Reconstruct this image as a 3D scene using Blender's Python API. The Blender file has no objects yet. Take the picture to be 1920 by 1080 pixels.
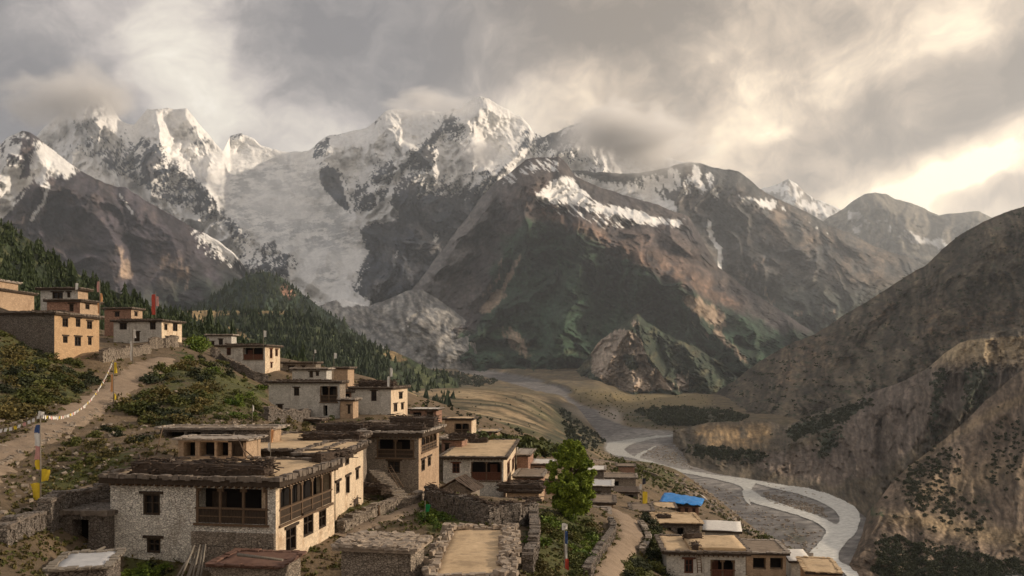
import bpy, bmesh, math, random
import numpy as np
from mathutils import Vector, Matrix
R = math.radians
random.seed(7)
rng = np.random.RandomState(5)
scene = bpy.context.scene
COL = scene.collection
F, CX, HY = 1500.0, 960.0, 690.0          # focal length and horizon of the photograph, in its pixels

# ---------------------------------------------------------------- camera
cam_d = bpy.data.cameras.new('camera'); cam = bpy.data.objects.new('camera', cam_d); COL.objects.link(cam)
cam.location = (0, 0, 0); cam.rotation_euler = (R(90), 0, 0)
cam_d.sensor_width = 36; cam_d.lens = 36*F/1920; cam_d.shift_y = (HY-540)/1920
cam_d.clip_start = 0.5; cam_d.clip_end = 60000
scene.camera = cam
scene.view_settings.view_transform = 'Standard'; scene.view_settings.look = 'None'
scene.view_settings.exposure = 0.16; scene.view_settings.gamma = 1
scene.view_settings.use_curve_mapping = False
scene.render.engine = 'CYCLES'
cy = scene.cycles
cy.use_denoising = True; cy.max_bounces = 5; cy.diffuse_bounces = 3; cy.volume_bounces = 2
cy.glossy_bounces = 2; cy.transmission_bounces = 2; cy.transparent_max_bounces = 12
cy.volume_step_rate = 1.0; cy.volume_max_steps = 96
cy.use_adaptive_sampling = True; cy.adaptive_threshold = 0.015
cy.sample_clamp_indirect = 4

# ---------------------------------------------------------------- sun and sky
SUN_AZ, SUN_EL = 82.0, 21.0                # degrees right of the view direction, above the horizon
sd = bpy.data.lights.new('sun', 'SUN'); sun = bpy.data.objects.new('sun', sd); COL.objects.link(sun)
sd.energy = 4.1; sd.angle = R(2.5); sd.color = (1.0, 0.83, 0.64)
S = Vector((math.sin(R(SUN_AZ))*math.cos(R(SUN_EL)), math.cos(R(SUN_AZ))*math.cos(R(SUN_EL)), math.sin(R(SUN_EL))))
sun.rotation_euler = S.to_track_quat('Z', 'Y').to_euler()

world = bpy.data.worlds.new('World'); scene.world = world; world.use_nodes = True
nt = world.node_tree; nt.nodes.clear(); N = nt.nodes; L = nt.links
class G:                                     # tiny node helper
    def __init__(s, nt): s.nt = nt
    def n(s, t, **k):
        nd = s.nt.nodes.new(t)
        for a, b in k.items(): setattr(nd, a, b)
        return nd
    def put(s, sock, v):
        if hasattr(v, 'is_linked') or isinstance(v, bpy.types.NodeSocket): s.nt.links.new(v, sock)
        else: sock.default_value = v
    def m(s, op, a, b=None, c=None, clamp=False):
        nd = s.n('ShaderNodeMath', operation=op); nd.use_clamp = clamp
        s.put(nd.inputs[0], a)
        if b is not None: s.put(nd.inputs[1], b)
        if c is not None: s.put(nd.inputs[2], c)
        return nd.outputs[0]
    def mix(s, f, a, b, blend='MIX'):
        nd = s.n('ShaderNodeMix', data_type='RGBA', blend_type=blend)
        s.put(nd.inputs['Factor'], f)
        s.put(nd.inputs[6], a if not isinstance(a, tuple) else (*a, 1)[:4]); s.put(nd.inputs[7], b if not isinstance(b, tuple) else (*b, 1)[:4])
        return nd.outputs[2]
    def ramp(s, f, stops, interp='LINEAR'):
        nd = s.n('ShaderNodeValToRGB'); cr = nd.color_ramp; cr.interpolation = interp
        while len(cr.elements) < len(stops): cr.elements.new(.5)
        for e, (p, c) in zip(cr.elements, stops):
            e.position = p; e.color = (*c, 1) if isinstance(c, tuple) else (c, c, c, 1)
        s.put(nd.inputs[0], f); return nd.outputs[0]
    def map(s, v, loc=(0,0,0), rot=(0,0,0), sc=(1,1,1)):
        nd = s.n('ShaderNodeMapping'); nd.vector_type = 'TEXTURE'
        s.put(nd.inputs[0], v); nd.inputs[1].default_value = loc; nd.inputs[2].default_value = rot; nd.inputs[3].default_value = sc
        return nd.outputs[0]
    def noise(s, v, scale, detail=6, rough=.55, dist=0, lac=2.0):
        nd = s.n('ShaderNodeTexNoise'); s.put(nd.inputs['Vector'], v)
        nd.inputs['Scale'].default_value = scale; nd.inputs['Detail'].default_value = detail
        nd.inputs['Roughness'].default_value = rough; nd.inputs['Distortion'].default_value = dist
        return nd
g = G(nt)
tc = g.n('ShaderNodeTexCoord').outputs['Generated']
sx = g.n('ShaderNodeSeparateXYZ'); L.new(tc, sx.inputs[0])
az = g.m('ARCTAN2', sx.outputs[0], sx.outputs[1]); el = g.m('ARCSINE', sx.outputs[2])
cb = g.n('ShaderNodeCombineXYZ'); L.new(az, cb.inputs[0]); L.new(el, cb.inputs[1]); dirv = cb.outputs[0]
def skyp(px, py):                             # a point of the sky as azimuth, elevation
    x, z = (px-CX)/F, (HY-py)/F
    return (math.atan(x), math.atan(z/math.hypot(1, x)))
warp = g.noise(dirv, 5.0, 4, .55)
wv = g.n('ShaderNodeVectorMath', operation='MULTIPLY_ADD')
L.new(warp.outputs['Color'], wv.inputs[0]); wv.inputs[1].default_value = (.16, .13, 0); wv.inputs[2].default_value = (-.08, -.065, 0)
wa = g.n('ShaderNodeVectorMath', operation='ADD'); L.new(dirv, wa.inputs[0]); L.new(wv.outputs[0], wa.inputs[1]); wd = wa.outputs[0]
# cloud masses: px, py, half-width, half-height (pixels), tilt, amount
BL = [(50,120,210,290,15,-.62), (270,110,190,150,-10,.36), (640,130,330,150,-25,-.30), (480,200,200,60,-20,.05),
      (900,60,420,120,0,-.24), (1130,50,300,130,0,-.32), (560,270,260,70,0,.12), (1020,170,170,90,-10,.30), (1180,250,150,120,20,-.16),
      (1330,170,90,260,-15,.16), (1560,190,170,90,25,.26), (1600,60,260,120,20,-.10), (1790,90,60,170,-25,.32),
      (1740,220,420,70,17,-.42), (1850,120,160,130,30,-.2), (1500,240,170,45,12,-.2), (1400,285,180,60,5,.12), (1840,325,360,40,8,.20), (1600,340,300,50,0,.22),
      (1890,362,110,16,4,-.24), (1660,395,300,60,0,.12), (1270,30,500,60,0,-.08)]
acc = None
for (px, py, w, h, rot, a) in BL:
    p = skyp(px, py)
    v = g.map(wd, (p[0], p[1], 0), (0, 0, R(rot)), (w/F*1.35, h/F*1.35, 1))
    gr = g.n('ShaderNodeTexGradient', gradient_type='SPHERICAL'); L.new(v, gr.inputs[0])
    e = g.m('SMOOTHSTEP' if False else 'MULTIPLY', g.ramp(gr.outputs['Fac'], [(0, 0.0), (.75, 1.0)], 'EASE'), a)
    acc = e if acc is None else g.m('ADD', acc, e)
st = g.map(wd, (0,0,0), (0, 0, R(24)), (1.0, .52, 1))
n1 = g.noise(st, 6.0, 8, .58, .2).outputs['Fac']
n2 = g.noise(wd, 12.0, 9, .60, .0).outputs['Fac']
b = g.m('ADD', g.m('MULTIPLY_ADD', n1, 1.1, -.55), g.m('MULTIPLY_ADD', n2, .95, -.475))
n3 = g.noise(wd, 34.0, 6, .6, .0).outputs['Fac']; b = g.m('ADD', b, g.m('MULTIPLY_ADD', n3, .34, -.17))
b = g.m('ADD', g.m('ADD', b, acc), .545, clamp=True)
warm = g.ramp(b, [(0, (.20,.165,.13)), (.25, (.30,.245,.19)), (.5, (.50,.40,.30)), (.72, (.77,.62,.45)), (.9, (.96,.80,.56)), (1, (1.04,.92,.72))])
cool = g.ramp(b, [(0, (.165,.155,.155)), (.25, (.25,.23,.22)), (.5, (.42,.375,.345)), (.72, (.60,.54,.47)), (.9, (.72,.66,.56)), (1, (.80,.74,.64))])
side = g.ramp(g.m('MULTIPLY_ADD', az, 1.0, .5, clamp=True), [(.32, 0.0), (.66, 1.0)], 'EASE')
cl = g.mix(side, cool, warm)
back = g.ramp(g.m('MULTIPLY_ADD', el, .64, 0, clamp=True), [(.30, 0.0), (.55, 1.0)], 'EASE')   # heavier grey deck overhead
cl = g.mix(back, cl, (.34,.32,.31))
sky = g.n('ShaderNodeTexSky', sky_type='NISHITA'); sky.sun_disc = False
sky.sun_elevation = R(SUN_EL); sky.sun_rotation = R(SUN_AZ); sky.altitude = 3500
sc10 = g.n('ShaderNodeVectorMath', operation='SCALE'); L.new(cl, sc10.inputs[0]); sc10.inputs['Scale'].default_value = 13.4
mx = g.mix(.93, sky.outputs[0], sc10.outputs[0])
bg = g.n('ShaderNodeBackground'); L.new(mx, bg.inputs[0]); bg.inputs[1].default_value = .1
wo = g.n('ShaderNodeOutputWorld'); L.new(bg.outputs[0], wo.inputs[0])

# ---------------------------------------------------------------- noise and helpers
_perm = rng.permutation(256).astype(np.int64); _perm = np.concatenate([_perm, _perm])
_ang = rng.rand(256)*2*np.pi; _gx, _gy = np.cos(_ang), np.sin(_ang)
def perlin(x, y):
    xi = np.floor(x).astype(np.int64); yi = np.floor(y).astype(np.int64)
    xf, yf = x-xi, y-yi; xi &= 255; yi &= 255
    u, v = xf*xf*xf*(xf*(xf*6-15)+10), yf*yf*yf*(yf*(yf*6-15)+10)
    def gd(a, b, dx, dy):
        h = _perm[_perm[a & 255]+(b & 255)]; return _gx[h]*dx+_gy[h]*dy
    a = gd(xi, yi, xf, yf); b = gd(xi+1, yi, xf-1, yf); c = gd(xi, yi+1, xf, yf-1); d = gd(xi+1, yi+1, xf-1, yf-1)
    return ((a+(b-a)*u)*(1-v)+(c+(d-c)*u)*v)*1.5
def fbm(x, y, o=5, r=.5):
    s = 0; a = 1; t = 0
    for i in range(o): s = s+a*perlin(x+17.3*i, y-9.1*i); t += a; a *= r; x = x*2.03; y = y*2.03
    return s/t
def ridged(x, y, o=6, r=.55):
    s = 0; a = 1; t = 0; w = 1
    for i in range(o):
        n = 1-np.abs(perlin(x+11.7*i, y+5.3*i))*1.35; n = n*n*w; w = np.clip(n*1.7, 0, 1)
        s = s+a*n; t += a; a *= r; x = x*2.07; y = y*2.07
    return s/t
def sstep(a, b, x):
    t = np.clip((x-a)/(b-a), 0, 1); return t*t*(3-2*t)
def interp(pts, x, k=1):
    p = np.array(pts, float); return np.interp(x, p[:,0], p[:,k])
def P(px, py, d): return Vector(((px-CX)/F*d, d, (HY-py)/F*d))
def segdist(px, py, line):
    best = None
    for (x0,y0),(x1,y1) in zip(line[:-1], line[1:]):
        dx, dy = x1-x0, y1-y0; t = np.clip(((px-x0)*dx+(py-y0)*dy)/(dx*dx+dy*dy+1e-9), 0, 1)
        q = np.hypot(px-x0-t*dx, py-y0-t*dy); best = q if best is None else np.minimum(best, q)
    return best
def inpoly(px, py, poly):
    c = np.zeros(px.shape, bool); n = len(poly)
    for i in range(n):
        x0, y0 = poly[i]; x1, y1 = poly[i-1]
        if y0 == y1: continue
        c ^= ((y0 > py) != (y1 > py)) & (px < (x1-x0)*(py-y0)/(y1-y0)+x0)
    return c
_GX, _GY = np.meshgrid(np.arange(-200, 2204, 4.0), np.arange(0, 1404, 4.0))
def _blur(a, r):
    r = int(round(r/4));
    if r < 1: return a
    for ax in (0, 1):
        for _ in range(2):
            k = 2*r+1; pad = [(0,0),(0,0)]; pad[ax] = (r+1, r)
            c = np.cumsum(np.pad(a, pad, mode='edge'), axis=ax)
            a = (c[k:]-c[:-k])/k if ax == 0 else (c[:,k:]-c[:,:-k])/k
    return a
def field(base, items):
    """a smooth 0..1 map of where a ground cover grows or lies; items: (value, blur, polygon) or (value, blur, line, width)"""
    a = np.full(_GX.shape, float(base))
    for it in items:
        v, bl, poly = it[:3]
        m = (segdist(_GX, _GY, poly) < it[3]) if len(it) > 3 else inpoly(_GX, _GY, poly)
        m = _blur(m.astype(float), bl); a = a*(1-m)+v*m
    return a
def sample(a, px, py):
    x = np.clip((px+200)/4, 0, a.shape[1]-1.001); y = np.clip(py/4, 0, a.shape[0]-1.001)
    xi, yi = x.astype(int), y.astype(int); fx, fy = x-xi, y-yi
    return (a[yi,xi]*(1-fx)+a[yi,xi+1]*fx)*(1-fy)+(a[yi+1,xi]*(1-fx)+a[yi+1,xi+1]*fx)*fy
def mixc(c, col, m):
    return c*(1-m[...,None])+np.array(col, float)*m[...,None]

def mesh_np(name, verts, faces, mat, col=None, smooth=True):
    me = bpy.data.meshes.new(name)
    me.vertices.add(len(verts)); me.vertices.foreach_set('co', np.asarray(verts, np.float32).ravel())
    faces = np.asarray(faces, np.int32); k = faces.shape[1]
    me.loops.add(faces.size); me.loops.foreach_set('vertex_index', faces.ravel())
    me.polygons.add(len(faces)); me.polygons.foreach_set('loop_start', np.arange(0, faces.size, k, dtype=np.int32))
    try: me.polygons.foreach_set('loop_total', np.full(len(faces), k, np.int32))
    except Exception: pass
    me.polygons.foreach_set('use_smooth', np.full(len(faces), smooth, bool))
    me.update(calc_edges=True); me.validate()
    if col is not None:
        at = me.color_attributes.new('Col', 'FLOAT_COLOR', 'POINT')
        c = np.ones((len(verts), 4), np.float32); c[:,:3] = np.clip(col, 0, 1).reshape(-1, 3); at.data.foreach_set('color', c.ravel())
    me.materials.append(mat)
    o = bpy.data.objects.new(name, me); COL.objects.link(o); return o
def grid_faces(nr, nc):
    i = np.arange(nr*nc).reshape(nr, nc)
    return np.stack([i[:-1,:-1], i[:-1,1:], i[1:,1:], i[1:,:-1]], -1).reshape(-1, 4)

# ---------------------------------------------------------------- materials
def new_mat(name):
    m = bpy.data.materials.new(name); m.use_nodes = True; m.node_tree.nodes.clear()
    g = G(m.node_tree); bs = g.n('ShaderNodeBsdfPrincipled'); out = g.n('ShaderNodeOutputMaterial')
    m.node_tree.links.new(bs.outputs[0], out.inputs[0]); bs.inputs['Roughness'].default_value = .9
    bs.inputs['Specular IOR Level'].default_value = .2
    return m, g, bs
def terrain_mat(name, s1, s2, var=.45, bump=1.0, bdist=1.0):
    m, g, bs = new_mat(name)
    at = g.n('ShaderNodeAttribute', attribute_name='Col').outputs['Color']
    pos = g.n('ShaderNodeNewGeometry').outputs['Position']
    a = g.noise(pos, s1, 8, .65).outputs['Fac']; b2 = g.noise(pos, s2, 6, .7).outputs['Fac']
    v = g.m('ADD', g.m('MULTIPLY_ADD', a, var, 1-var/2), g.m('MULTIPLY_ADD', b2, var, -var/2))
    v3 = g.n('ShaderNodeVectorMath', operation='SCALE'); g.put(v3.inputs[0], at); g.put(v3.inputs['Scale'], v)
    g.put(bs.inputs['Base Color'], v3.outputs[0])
    bp = g.n('ShaderNodeBump'); bp.inputs['Strength'].default_value = bump; bp.inputs['Distance'].default_value = bdist
    g.put(bp.inputs['Height'], g.m('ADD', b2, g.m('MULTIPLY', a, 2.0))); g.put(bs.inputs['Normal'], bp.outputs[0])
    return m

# ---------------------------------------------------------------- mountains and hills, each a sheet of relief with a falling back side
def layer(name, crest, base, mids=(), step=3, rows=200, ridges=(), nz=(90, 200, 140), apex=None, jag=2.5, color=None, mat=None, back=.22, pw=1.0, seed=0, fine=None, foot=False, det=1.0, wrp=1.0, calm=None):
    """crest / mids / base: rows of (px, py, metres) as the photograph shows them; nz = (noise period px, period down the slope, metres of relief)"""
    x0, x1 = max(crest[0][0], base[0][0]), min(crest[-1][0], base[-1][0])
    nc = int((x1-x0)/step)+1; xs = np.linspace(x0, x1, nc)
    rws = [crest]+list(mids)+[base]; ny = len(rws)
    ys = np.stack([interp(r, xs, 1) for r in rws]); ds = np.stack([interp(r, xs, 2) for r in rws])
    ys[0] += jag*1.6*fbm(xs/28+seed, xs*0+3.3+seed, 5, .62)+jag*(ridged(xs/60+seed, xs*0+seed, 4)-.5)
    t = np.linspace(0, 1, rows); tt = t*(ny-1); i0 = np.clip(tt.astype(int), 0, ny-2); ft = (tt-i0)[:,None]
    PY = ys[i0]*(1-ft)+ys[i0+1]*ft; D = ds[i0]*(1-ft)+ds[i0+1]*ft
    PX = np.broadcast_to(xs, PY.shape).copy(); T = np.broadcast_to(t[:,None], PY.shape)
    u, v = PX, PY
    if apex: ax, ay, rr = apex; u = (PX-ax)/(np.maximum(PY-ay, 0)+rr)*rr
    wu = u/nz[0]+.55*wrp*fbm(PX/nz[0]*.9+seed, PY/nz[0]*.9-seed, 3); wv_ = v/nz[1]+.35*wrp*fbm(PX/nz[0]+9+seed, PY/nz[0]+seed, 3)
    rel = ridged(wu+seed*3.1, wv_+seed, 7, .56)
    if fine is None: fine = .26
    rel2 = fbm(u/nz[0]*5+seed, v/nz[1]*7, 5, .62)
    fade = np.clip(T*10, .12, 1)
    if foot: fade = fade*np.clip((1-T)*5, 0, 1)
    disp = nz[2]*(rel-.45)*fade+nz[2]*fine*rel2*fade
    cm = 1-sample(calm, PX, PY) if calm is not None else 1.0
    disp = disp*(.12+.88*cm)
    for (amp, w, line) in ridges:
        q = segdist(PX+fbm(PX/60, PY/60+seed, 3)*w*.25, PY+fbm(PX/60+7, PY/60, 3)*w*.25, line)
        disp = disp+amp*np.clip(1-q/w, 0, 1)**1.25*fade
    D2 = D-disp
    C = color(PX, PY, rel, rel2, T)
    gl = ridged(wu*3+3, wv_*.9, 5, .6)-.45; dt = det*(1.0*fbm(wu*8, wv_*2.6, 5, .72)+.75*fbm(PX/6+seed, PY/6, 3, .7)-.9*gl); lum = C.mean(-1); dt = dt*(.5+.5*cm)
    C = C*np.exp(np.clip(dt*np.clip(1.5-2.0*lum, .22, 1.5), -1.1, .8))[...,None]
    V = np.stack([(PX-CX)/F*D2, D2, (HY-PY)/F*D2], -1)
    # back side: behind the crest the ground falls away
    nb = 8; cr = V[0]; B = []
    zb = (HY-ys[-1])/F*ds[-1]
    for k in range(nb, 0, -1):
        f = (k/nb)**1.3; r = cr.copy(); gr = 1+back*f; r[:,0] *= gr; r[:,1] *= gr
        r[:,2] = cr[:,2]*(1-f)+np.minimum(zb, cr[:,2])*f-f*10; r[:,2] += nz[2]*.25*fbm(xs/nz[0]*2, xs*0+k*.7, 3)*np.sin(f*3.1)*.5
        B.append(r)
    V = np.concatenate([np.stack(B), V], 0); C = np.concatenate([np.repeat(C[:1], nb, 0), C], 0)
    nr = V.shape[0]
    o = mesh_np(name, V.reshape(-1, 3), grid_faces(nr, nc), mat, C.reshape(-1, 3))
    o['kind'] = 'structure'
    o['label'] = name.replace('_', ' ')
    return o, (PX, PY, D2, V[nb:])
HAZE = 4.1e-5
SNOW = (.78,.77,.75); ICE = (.34,.35,.36); ROCK = (.030,.036,.048); ROCKB = (.115,.082,.066); ROCKW = (.23,.13,.085)
FOR = (.018,.028,.018); TAN = (.34,.25,.18); OCH = (.22,.15,.072); MOR = (.20,.19,.18); PINK = (.38,.30,.235)
far_mat = terrain_mat('mountain_rock', .004, .022, .5, 1.0, 14)
mid_mat = terrain_mat('hillside_soil', .02, .11, .55, 1.0, 2.2)

# ---- far ranges to the right
def c_far(PX, PY, r, r2, T):
    c = np.broadcast_to(np.array((.17,.15,.13)), PX.shape+(3,)).copy()
    s = sstep(.42, .62, .62-.9*T+.5*(r-.5)+.9*r2+.05); return mixc(c, SNOW, s)
layer('far_snow_peak', [(1330,420,16000),(1385,370,16000),(1430,352,16000),(1456,347,16000),(1478,337,16000),(1492,345,16000),(1512,362,16000),(1530,374,16000),(1548,381,16000),(1566,388,16000),(1590,404,16000),(1640,440,16000),(1760,520,16000)],
      [(1330,600,13000),(1760,640,13000)], step=3, rows=120, nz=(60,110,700), jag=2, seed=2, mat=far_mat,
      ridges=[(900,40,[(1478,337),(1500,400),(1560,470)])], color=c_far)
def c_far2(PX, PY, r, r2, T):
    c = np.broadcast_to(np.array((.12,.105,.08)), PX.shape+(3,)).copy()
    f = field(.0, [(1, 8, [(1690,435),(1720,432),(1780,455),(1775,475),(1740,462),(1690,450)]), (.8, 10, [(1590,410),(1600,385),(1625,395),(1640,440),(1600,440)]), (.75, 6, [(1655,395),(1672,440)], 6), (.7, 6, [(1635,395),(1650,430)], 5)])
    s = sstep(.42, .58, sample(f, PX, PY)+.5*(r-.5)+.6*r2); return mixc(c, SNOW, s*.8)
layer('far_brown_range', [(1480,470,9800),(1530,425,9800),(1556,405,9800),(1580,392,9800),(1604,374,9800),(1620,364,9800),(1640,361,9800),(1662,364,9800),(1680,373,9800),(1702,380,9800),(1730,390,9800),(1760,405,9800),(1784,401,9800),(1815,396,9800),(1836,396,9800),(1860,408,9800),(1900,424,9800),(2050,440,9800),(2300,380,9800)],
      [(1480,660,7600),(2300,660,7600)], step=3, rows=140, nz=(70,130,500), jag=1.6, seed=5, mat=far_mat,
      ridges=[(500,60,[(1640,361),(1690,420),(1760,500)]), (300,40,[(1830,396),(1790,440),(1740,500)])], color=c_far2)

# ---- the snow massif with its glacier
f_snow = field(.62, [
    (.10, 14, [(-200,420),(0,395),(60,270),(130,320),(420,470),(560,575),(560,900),(-200,900)]),
    (1.35, 6, [(118,282),(160,300),(215,335),(270,352),(330,380),(430,440),(440,470),(380,446),(300,404),(220,368),(130,325)]),
    (.42, 10, [(120,270),(180,255),(260,262),(330,330),(410,380),(440,430),(350,400),(260,350),(180,310)]),
    (.25, 8, [(252,262),(270,244),(330,300),(372,335),(412,372),(395,385),(330,360),(270,330),(250,300)]),
    (.95, 8, [(262,225),(285,204),(348,205),(372,240),(420,284),(430,330),(380,320),(330,290),(290,262)]),
    (.30, 5, [(348,235),(366,232),(415,282),(372,275),(352,282)]),
    (.35, 8, [(135,168),(175,162),(212,200),(212,222),(180,205),(150,190)]),
    (1.4, 10, [(420,285),(580,286),(600,330),(660,400),(690,470),(640,520),(560,490),(470,440),(420,400),(380,330)]),
    (.30, 8, [(395,372),(430,420),(458,490),(520,520),(560,500),(545,478),(500,455),(462,440),(440,405),(412,375)]),
    (.46, 8, [(460,420),(520,440),(560,480),(600,500),(560,520),(470,500)]),
    (.97, 8, [(600,270),(690,240),(740,207),(830,210),(800,250),(760,300),(740,340),(700,330),(640,310),(600,290)]),
    (.30, 4, [(575,298),(600,265),(622,262),(600,296)]),
    (.02, 4, [(596,322),(620,308),(640,325),(652,350),(662,380),(668,408),(640,392),(605,355)]),
    (.22, 6, [(655,330),(700,350),(720,385),(700,400),(670,405),(650,370)]),
    (.44, 8, [(690,300),(800,300),(760,350),(730,380),(690,350)]),
    (.24, 6, [(845,203),(800,250),(765,300),(775,330),(800,320),(900,330),(890,270)]),
    (.85, 8, [(830,260),(870,262),(880,300),(900,330),(850,330),(800,340)]),
    (.95, 10, [(862,205),(900,178),(945,200),(990,230),(985,262),(930,290),(880,262)]),
    (.22, 6, [(970,245),(990,230),(1003,250),(1060,240),(1100,225),(1100,250),(1040,280),(990,290),(962,300)]),
    (.45, 8, [(720,345),(800,335),(900,325),(960,320),(900,375),(820,372),(750,375)]),
    (.05, 12, [(665,415),(740,370),(800,372),(880,372),(940,360),(900,460),(800,600),(640,640),(690,470)]),
    (1.6, 4, [(722,380),(746,400),(738,412),(700,416),(662,428),(690,405)]),
    (1.1, 2, [(748,318),(728,372),(718,388)], 4), (1.1, 2, [(668,405),(700,398),(724,382)], 3), (.9, 2, [(640,330),(652,372),(668,412)], 2), (.9, 2, [(690,340),(708,372),(712,392)], 2),
    (.7, 3, [(820,432),(817,450),(822,468)], 3), (.6, 3, [(742,450),(744,480),(742,505)], 2),
    (1.9, 4, [(548,520),(580,492),(612,476),(640,482),(658,500),(660,522),(648,535),(660,548),(700,572),(640,580),(600,548)]),
    (.75, 3, [(590,500),(625,498),(645,510),(640,530),(610,540),(585,528),(570,515)]),
])
f_calm = field(0, [(.95, 10, [(420,285),(580,286),(600,330),(655,400),(690,470),(690,520),(600,500),(560,490),(470,440),(420,400),(380,330)]), (.95, 5, [(548,520),(580,492),(612,476),(640,482),(660,505),(650,540),(700,574),(640,585),(600,550)])])
f_ice = field(0, [(1, 14, [(400,330),(440,300),(560,300),(600,330),(650,400),(690,455),(690,472),(640,476),(590,476),(540,468),(450,440),(420,400)]),
                  (.2, 14, [(440,345),(560,330),(610,400),(560,420),(470,390)]), (.9, 8, [(420,350),(520,345),(600,380),(600,388),(520,355),(430,362)]),
                  (.9, 6, [(590,500),(625,498),(645,510),(640,530),(610,540),(585,528)])])
f_warm = field(0, [(1, 60, [(640,560),(760,440),(900,380),(960,500),(800,700),(640,700)])])
def c_main(PX, PY, r, r2, T):
    n = fbm(PX/55, PY/40, 5, .6); c = mixc(np.broadcast_to(np.array(ROCK), PX.shape+(3,)).copy(), (.060,.058,.062), sstep(-.2, .4, n))
    c = mixc(c, MOR, .45*sample(f_warm, PX, PY)*sstep(-.3, .5, n))
    s = sample(f_snow, PX, PY)
    st = 1.15*fbm((PX+PY*.5)/8, (PY-PX*.4)/24, 6, .72)+.75*fbm((PX-PY*.3)/4, PY/9+4, 4, .7)+.9*fbm((PX*.6+PY)/16, (PY-PX*.5)/50+7, 5, .7)
    s = sstep(.46, .54, s+(.5*(.5-r)+.60*st*(1-np.abs(np.clip(s,0,1)-.5)*1.1))*(1-.6*sample(f_calm, PX, PY)))
    ice = sample(f_ice, PX, PY)*sstep(-.16, .16, 1.0*fbm((PX*.5-PY*.1)/12, (PY+PX*.25)/5, 6, .8)+.8*fbm(PX/34, PY/16, 4)+.02)
    sn = mixc(np.broadcast_to(np.array(SNOW), PX.shape+(3,)).copy(), ICE, np.clip(ice, 0, 1)*.85)
    return c*(1-s[...,None])+sn*s[...,None]
d = 7400
main, _ = layer('snow_mountain', [(-200,330,d),(0,300,d),(60,262,d),(110,215,d),(136,172,d),(165,163,d),(190,176,d),(205,192,d),(225,226,d),(252,236,d),(275,205,d),(310,203,d),(350,204,d),(366,222,d),(385,246,d),(405,270,d),(418,282,d),(432,256,d+600),(452,249,d+600),(468,256,d+600),(490,272,d+600),(515,280,d+600),(545,287,d+600),(578,285,d),(595,268,d),(612,257,d),(640,249,d),(688,240,d),(702,228,d),(722,210,d),(745,205,d),(790,208,d),(828,210,d),(849,202,d),(862,206,d),(880,190,d),(900,178,d),(915,186,d),(940,200,d),(968,216,d),(986,228,d),(1000,248,d),(1018,256,d),(1050,243,d),(1072,234,d),(1090,229,d),(1110,245,d),(1160,262,d),(1220,280,d),(1340,330,d)],
      [(-200,700,5000),(300,640,4600),(560,620,4400),(700,640,3900),(1340,680,4800)],
      mids=[(( -200,480,6000),(0,470,6000),(300,470,6000),(500,420,6400),(600,460,6200),(700,430,6000),(1340,480,6000))],
      step=2.0, rows=340, nz=(105,170,760), jag=3, seed=1, mat=far_mat, fine=.2, pw=1, calm=f_calm,
      ridges=[(420,60,[(252,236),(300,300),(380,345),(430,420),(462,490)]), (300,50,[(165,163),(205,240),(300,330)]), (300,40,[(349,204),(372,260),(400,300)]),
              (450,60,[(612,257),(615,310),(640,360),(668,410)]), (260,40,[(690,240),(680,300),(700,360)]), (-300,36,[(752,300),(728,372),(700,410)]),
              (480,62,[(849,202),(800,262),(765,310),(742,370)]), (300,50,[(849,202),(880,262),(900,330)]), (300,50,[(900,178),(930,230),(960,280)]),
              (380,50,[(1090,229),(1000,262),(962,300),(900,340)]), (-200,110,[(520,290),(520,380),(620,450),(650,510),(680,580)]),
              (350,90,[(800,330),(790,440),(740,560)]), (250,40,[(612,476),(590,520),(560,560)])], color=c_main)

# ---- brown mountain in front of the massif, on the left
f_lsnow = field(0, [(.62, 10, [(-200,380),(-200,240),(45,240),(120,290),(160,325),(110,330),(75,330),(30,380),(0,420)]), (.1, 5, [(45,262),(65,262),(62,330),(40,340)]),
                    (.85, 5, [(70,322),(86,332),(92,355),(80,370),(68,345)]), (1, 2, [(90,350),(84,375),(66,400),(58,412)], 3), (.9, 2, [(222,362),(240,388),(250,400)], 2),
                    (.7, 12, [(360,410),(450,470),(452,500),(380,450)]), (.9, 3, [(0,330),(30,372),(18,392),(0,402),(0,360)])])
f_ltan = field(0, [(.9, 8, [(212,446),(232,470),(246,500),(244,540),(228,520)]), (.65, 14, [(290,480),(330,472),(362,500),(358,530),(320,525),(290,505)]), (.8, 6, [(345,505),(356,530),(352,560),(342,545)]), (.3, 20, [(210,400),(300,440),(380,490),(300,470)])])
f_lfor = field(0, [(.9, 22, [(-200,640),(250,560),(360,520),(460,510),(620,560),(620,760),(-200,760)])])
def c_left(PX, PY, r, r2, T):
    n = fbm(PX/70, PY/60+3, 5, .6); c = mixc(np.broadcast_to(np.array((.044,.038,.044)), PX.shape+(3,)).copy(), (.082,.064,.058), sstep(.0, .5, n+.25*r))
    c = mixc(c, FOR, sample(f_lfor, PX, PY)*sstep(-.4, .2, n+r2+.2))
    c = mixc(c, TAN, sstep(.35, .65, sample(f_ltan, PX, PY)+.5*fbm(PX/10, PY/25, 4))*.7)
    s = sstep(.45, .55, sample(f_lsnow, PX, PY)+.55*(.5-r)+.6*fbm((PX+PY*.5)/8, (PY-PX*.3)/22, 5, .65)*(sample(f_lsnow, PX, PY) > .02))
    return mixc(c, SNOW, s)
d = 4600
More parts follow.
